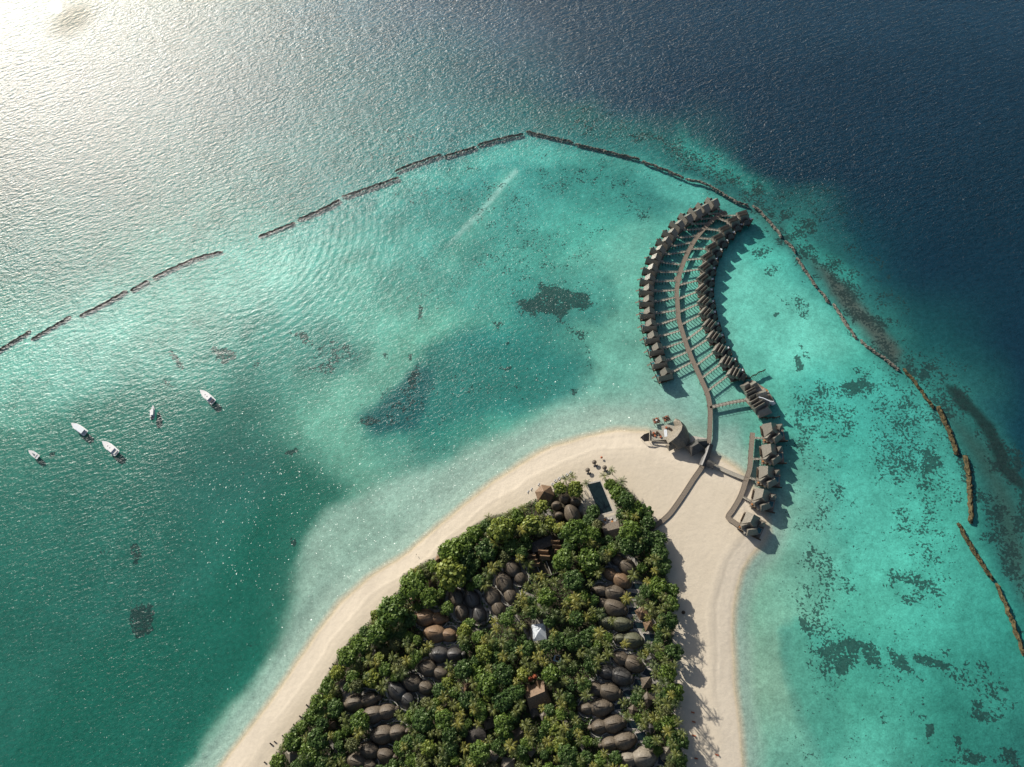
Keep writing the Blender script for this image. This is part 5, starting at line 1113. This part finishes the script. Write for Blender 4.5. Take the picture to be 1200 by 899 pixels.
def palm_mesh(name, seed, mat, nf=17):
    r = random.Random(seed); vs = []; fs = []
    for i in range(nf):
        a = i*2.39996 + r.uniform(-.2,.2); up = r.uniform(.0,.6) if i > 2 else r.uniform(.7,1.1); L_ = r.uniform(.85,1.1); seg = 9; w_ = .13
        p = Vector((0,0,0)); d = Vector((math.cos(a)*math.cos(up), math.sin(a)*math.cos(up), math.sin(up))); side = Vector((-math.sin(a), math.cos(a), 0)); pts = []
        for k in range(seg+1): pts.append(p.copy()); p = p + d*(L_/seg); d = (d + Vector((0,0,-.13-.03*k))).normalized()
        for k in range(seg):
            a0, a1 = pts[k], pts[k+1]; fwd = (a1-a0); t = (k+.5)/seg; wl = w_*math.sin(math.pi*min(1,t*.85+.12))**.6*1.5
            for s in (1,-1):
                for h in (0,.5):
                    q0 = a0+fwd*h; q1 = a0+fwd*(h+.36); tip = q0 + side*s*wl*r.uniform(.8,1.1) + fwd*.75 + Vector((0,0,-wl*.45)); b = len(vs)
                    vs += [q0, q1, tip]; fs.append((b,b+1,b+2))
    me = bpy.data.meshes.new(name); me.from_pydata([tuple(v) for v in vs], [], fs); me.materials.append(LM[mat]); return me
def trunk_mesh(name, seed, limbs=5):
    r = random.Random(seed); m = MB(); m.tube((0,0,-.2),(.03,.02,.55),.055,.04,7)
    for i in range(limbs): a = i*6.28/limbs + r.uniform(-.3,.3); m.tube((.03,.02,.5),(math.cos(a)*.55,math.sin(a)*.55,1.0+r.uniform(-.05,.15)),.03,.012,5)
    me = bpy.data.meshes.new(name); me.from_pydata(m.v, [], m.f); me.materials.append(M_bark); return me
def palmtrunk_mesh(name, seed):
    r = random.Random(seed); m = MB(); lean = r.uniform(0,.10); a = r.uniform(0,6.28); pts = [Vector((math.cos(a)*lean*(t**2-1), math.sin(a)*lean*(t**2-1), t)) for t in [k/5 for k in range(6)]]
    for k in range(5): m.tube(pts[k], pts[k+1], .022-.002*k, .020-.002*k, 6)
    me = bpy.data.meshes.new(name); me.from_pydata(m.v, [], m.f); me.materials.append(M_bark); return me
SECT = ['right of','above and right of','above','above and left of','left of','below and left of','below','below and right of']
def point_in(poly, x, y):
    ins = False; n = len(poly)
    for i in range(n):
        x0,y0 = poly[i]; x1,y1 = poly[(i+1)%n]
        if (y0 > y) != (y1 > y) and x < (x1-x0)*(y-y0)/(y1-y0)+x0: ins = not ins
    return ins
EDGE = [ # hand placed broad trees: px, py, r px, tone
 (325,894,10,'mid'),(342,870,11,'mid'),(354,852,8,'mid'),(366,840,10,'mid'),(373,824,9.5,'mid'),(384,804,10.5,'mid'),(396,788,9,'light'),(407,769,12,'mid'),(424,755,13,'mid'),(443,742,14,'mid'),(458,716,18,'mid'),(484,684,17,'mid'),(503,700,12,'mid'),(507,664,8,'mid'),(528,672,20,'light'),
 (529,646,16,'mid'),(546,637,11,'mid'),(556,627,11,'mid'),(588,620,16,'light'),(606,606,10,'mid'),(623,615,13,'light'),(635,594,9,'light'),(656,572,8,'light'),(674,573,10,'light'),(545,655,14,'dark'),(570,645,14,'dark'),(600,640,12,'dark'),
 (715,568,8,'mid'),(724,579,11,'mid'),(734,586,11,'dark'),(744,597,12,'mid'),(756,600,11,'dark'),(760,613,10,'dark'),(739,622,14,'mid'),(755,628,12,'dark'),(770,632,12,'dark'),(773,648,11,'dark'),(776,662,11,'dark'),
 (788,692,9,'mid'),(788,708,9,'mid'),(782,728,13,'dark'),(790,764,12,'dark'),(782,789,11,'mid'),(789,812,13,'mid'),(784,846,11,'mid'),(794,869,14,'dark'),(797,891,11,'dark'),(675,624,16,'mid'),(655,660,9,'dark'),
 (645,790,12,'mid'),(613,790,9,'light'),(735,640,11,'dark'),(745,642,10,'dark'),(695,600,9,'dark'),(690,610,9,'dark'),(640,700,12,'mid'),(660,655,13,'mid'),(690,655,15,'mid'),(672,680,13,'dark'),(600,760,11,'dark'),(590,790,14,'dark'),(570,800,14,'mid'),(590,820,15,'dark'),(605,810,12,'dark'),(560,830,12,'mid')]
def trees():
    kinds = []
    for k, mt in enumerate(('dark','mid','light','olive','dark','mid','mid','dark')):
        kinds.append((mt, crown_mesh('crown', 40+k, mt, nblob=22+k%4*4, per=54, leaf=.105+.012*(k%3), flat=[.62,.55,.7][k%3]), trunk_mesh('trunk', 60+k)))
    pk = [(mt, palm_mesh('crown', 80+k, mt, 11+k%3), palmtrunk_mesh('trunk', 90+k)) for k, mt in enumerate(('palm','palmy','palmd','palm','palm','palmy'))]
    r = random.Random(5); items = []
    for x, y, rad, tn in EDGE: items.append(('b', x, y, rad*.94, tn))
    PE = [(573,607,5),(663,562,6),(671,559,5.5),(687,567,5),(708,558,5.5),(717,552,5.5),(729,565,6),(777,700,6.5),(775,715,6),(783,708,6),(781,742,6.5),(772,760,7),(780,775,6),(790,780,6),(778,800,7),(770,808,7),(792,825,6),(775,840,6),(783,858,7),(788,872,7),(792,884,6.5),(770,868,7),(767,842,7),
          (742,675,7.5),(735,702,7),(733,755,6),(769,790,6.5),(752,770,7),(590,770,7),(556,832,6.5),(629,740-28,7),(613,700,7),(600,812,7),(718,728,6),(787,815,6),(795,846,6),(800,860,6)]
    for x, y, rad in PE: items.append(('p', x, y, rad, None))
    def free(x, y, rad, k):
        for cx, cy, cr in CLEAR:
            if math.hypot(x-cx, y-cy) < cr + rad*(.45 if k == 'b' else .32): return False
        for it in items:
            d = math.hypot(x-it[1], y-it[2]); lim = (rad+it[3])*(.66 if k == it[0] == 'b' else .60 if k == it[0] else .42)
            if d < lim: return False
        return True
    nb = len(EDGE); npm = len(PE)
    for step in range(26000):
        x = r.uniform(312, 808); y = r.uniform(556, 912)
        if not point_in(VEG, x, y): continue
        central = 560 < x < 715 and 655 < y < 800; east = x > 738; south = 470 < x < 640 and y > 745
        pp = .74 if central else .6 if east else .5 if south else .28
        k = 'p' if r.random() < pp else 'b'
        if k == 'p':
            if npm >= 285: continue
            rad = r.uniform(5.0, 7.6)
            edge = all(point_in(VEG, x+dx, y+dy) for dx, dy in ((7,0),(-7,0),(0,7),(0,-7)))
        else:
            if nb >= 285: continue
            rad = r.choice((5.5,6.5,7.5,8.5,10,12)) if step < 9000 else r.uniform(4.2,6.5)
            edge = all(point_in(VEG, x+dx*rad, y+dy*rad) for dx, dy in ((.8,0),(-.8,0),(0,.8),(0,-.8)))
        if not edge or not free(x, y, rad, k): continue
        items.append((k, x, y, rad, None)); nb += k == 'b'; npm += k == 'p'
    counts = {}; made = []
    first = {}
    for k, x, y, rad, tn in items:
        s = mpp(x, y); R_ = rad*s
        if k == 'b':
            hgt = 2.6 + R_*.5 + r.uniform(0,4.2); cand = [q for q in kinds if q[0] == tn] if tn else kinds
            kd = cand[int(r.random()*len(cand))] if tn else kinds[r.choice((0,0,1,1,2,3,4,4,5,6,7,7))]
            c = base_at(x, y, hgt + R_*.4, GZ-.2); o = empty('broadleaf_tree', c, r.uniform(0,6.28))
            cr = bpy.data.objects.new('crown', kd[1]); COL.objects.link(cr); cr.parent = o; cr.location = (0,0,hgt-R_*.1); cr.scale = (R_*r.uniform(.93,1.08), R_*r.uniform(.93,1.08), R_*r.uniform(.9,1.15))
            t = bpy.data.objects.new('trunk', kd[2]); COL.objects.link(t); t.parent = o; t.scale = (hgt*1.2, hgt*1.2, hgt)
            word = {'dark':'dark green','mid':'mid green','light':'bright green','olive':'olive green'}[kd[0]]; sz = 'small' if rad < 7 else 'large' if rad > 11 else 'medium'
            made.append((o, 'tree', sz, word, x, y))
        else:
            tall = x > 760 and y > 690; hgt = r.uniform(15,21) if tall else r.uniform(8,12.5); kd = pk[int(r.random()*len(pk))]
            c = base_at(x, y, hgt, GZ-.2); o = empty('palm_tree', c, r.uniform(0,6.28)); q = R_*r.uniform(1.2,1.45)
            cr = bpy.data.objects.new('crown', kd[1]); COL.objects.link(cr); cr.parent = o; cr.location = (0,0,hgt); cr.scale = (q,q,q)
            t = bpy.data.objects.new('trunk', kd[2]); COL.objects.link(t); t.parent = o; t.scale = (hgt*.8,hgt*.8,hgt)
            word = {'palm':'green','palmy':'yellowish','palmd':'dark green'}[kd[0]]; made.append((o, 'palm', 'tall' if tall else 'leafy', word, x, y))
    # a label that singles each one out: look, then the nearest building and which side of it, then the rank there
    buck = {}
    lands = [(x, y, t) for x, y, t in LAND]
    for m in made:
        o, kind, sz, word, x, y = m
        j = min(range(len(lands)), key=lambda q: math.hypot(lands[q][0]-x, lands[q][1]-y)); lx, ly, ph = lands[j]
        sec = int(round(math.atan2(ly-y, x-lx)/(math.pi/4))) % 8; buck.setdefault((kind, word, j, sec), []).append((math.hypot(x-lx, y-ly), m, ph))
    for (kind, word, j, sec), L_ in buck.items():
        L_.sort(key=lambda q: q[0])
        for i, (d, m, ph) in enumerate(L_):
            o, _, sz, _, x, y = m
            rk = 'nearest ' if len(L_) > 1 and i == 0 else (ORD[i] + ' nearest ' if i else '')
            sp = ph
            pos = SECT[sec] + ' the ' + sp
            lab = '%s%s %s %s' % (rk, word, {'tree':'broadleaf tree','palm':'palm'}[kind], pos)
            tag(o, lab, kind, 'palms on the island' if kind == 'palm' else 'broadleaf trees on the island')
    print('TREES', nb, npm)
def undergrowth():
    r = random.Random(9); vs = []; fs = []; n = 0
    while n < 42000:
        x = r.uniform(308, 812); y = r.uniform(556, 940)
        if not point_in(VEG, x, y): continue
        if any(math.hypot(x-cx, y-cy) < cr+.3 for cx, cy, cr in CLEAR): continue
        if not all(point_in(VEG, x+a, y+b) for a, b in ((2.5,0),(-2.5,0),(0,2.5),(0,-2.5))): continue
        skip = False
        for pts, w_ in PATHS:
            for (x0,y0),(x1,y1) in zip(pts, pts[1:]):
                ex, ey = x1-x0, y1-y0; t = max(0,min(1,((x-x0)*ex+(y-y0)*ey)/(ex*ex+ey*ey+1e-9)))
                if math.hypot(x-x0-t*ex, y-y0-t*ey) < w_: skip = True; break
            if skip: break
        if skip: continue
        hump = (math.sin(x*.55)*math.cos(y*.6)+1)*.5
        p = base_at(x, y, 2, 0); p.z = GZ + .3 + r.random()*1.0 + hump*1.3
        nrm = Vector((r.uniform(-.8,.8), r.uniform(-.8,.8), 1)).normalized(); t1 = Matrix.Rotation(r.uniform(0,6.28),3,nrm) @ nrm.orthogonal().normalized(); t2 = nrm.cross(t1); l = r.uniform(.35,.75); w_ = l*.6; b = len(vs)
        vs += [tuple(p-t1*l), tuple(p+t2*w_), tuple(p+t1*l), tuple(p-t2*w_)]; fs.append((b,b+1,b+2,b+3)); n += 1
    me = bpy.data.meshes.new('undergrowth'); me.from_pydata(vs, [], fs); me.materials.append(LM['dark'])
    o = bpy.data.objects.new('undergrowth', me); COL.objects.link(o); tag(o, 'low dark shrubs covering the ground between the island trees', kind='stuff')
jetties(); set_villas(); restaurant(); spa(); breakwaters(); boats(); island_buildings(); beach_things()
person(488.5, 650.5, .6, 'person in dark shorts walking alone on the north-west beach')
trees(); undergrowth(); make_terrain(); make_water()
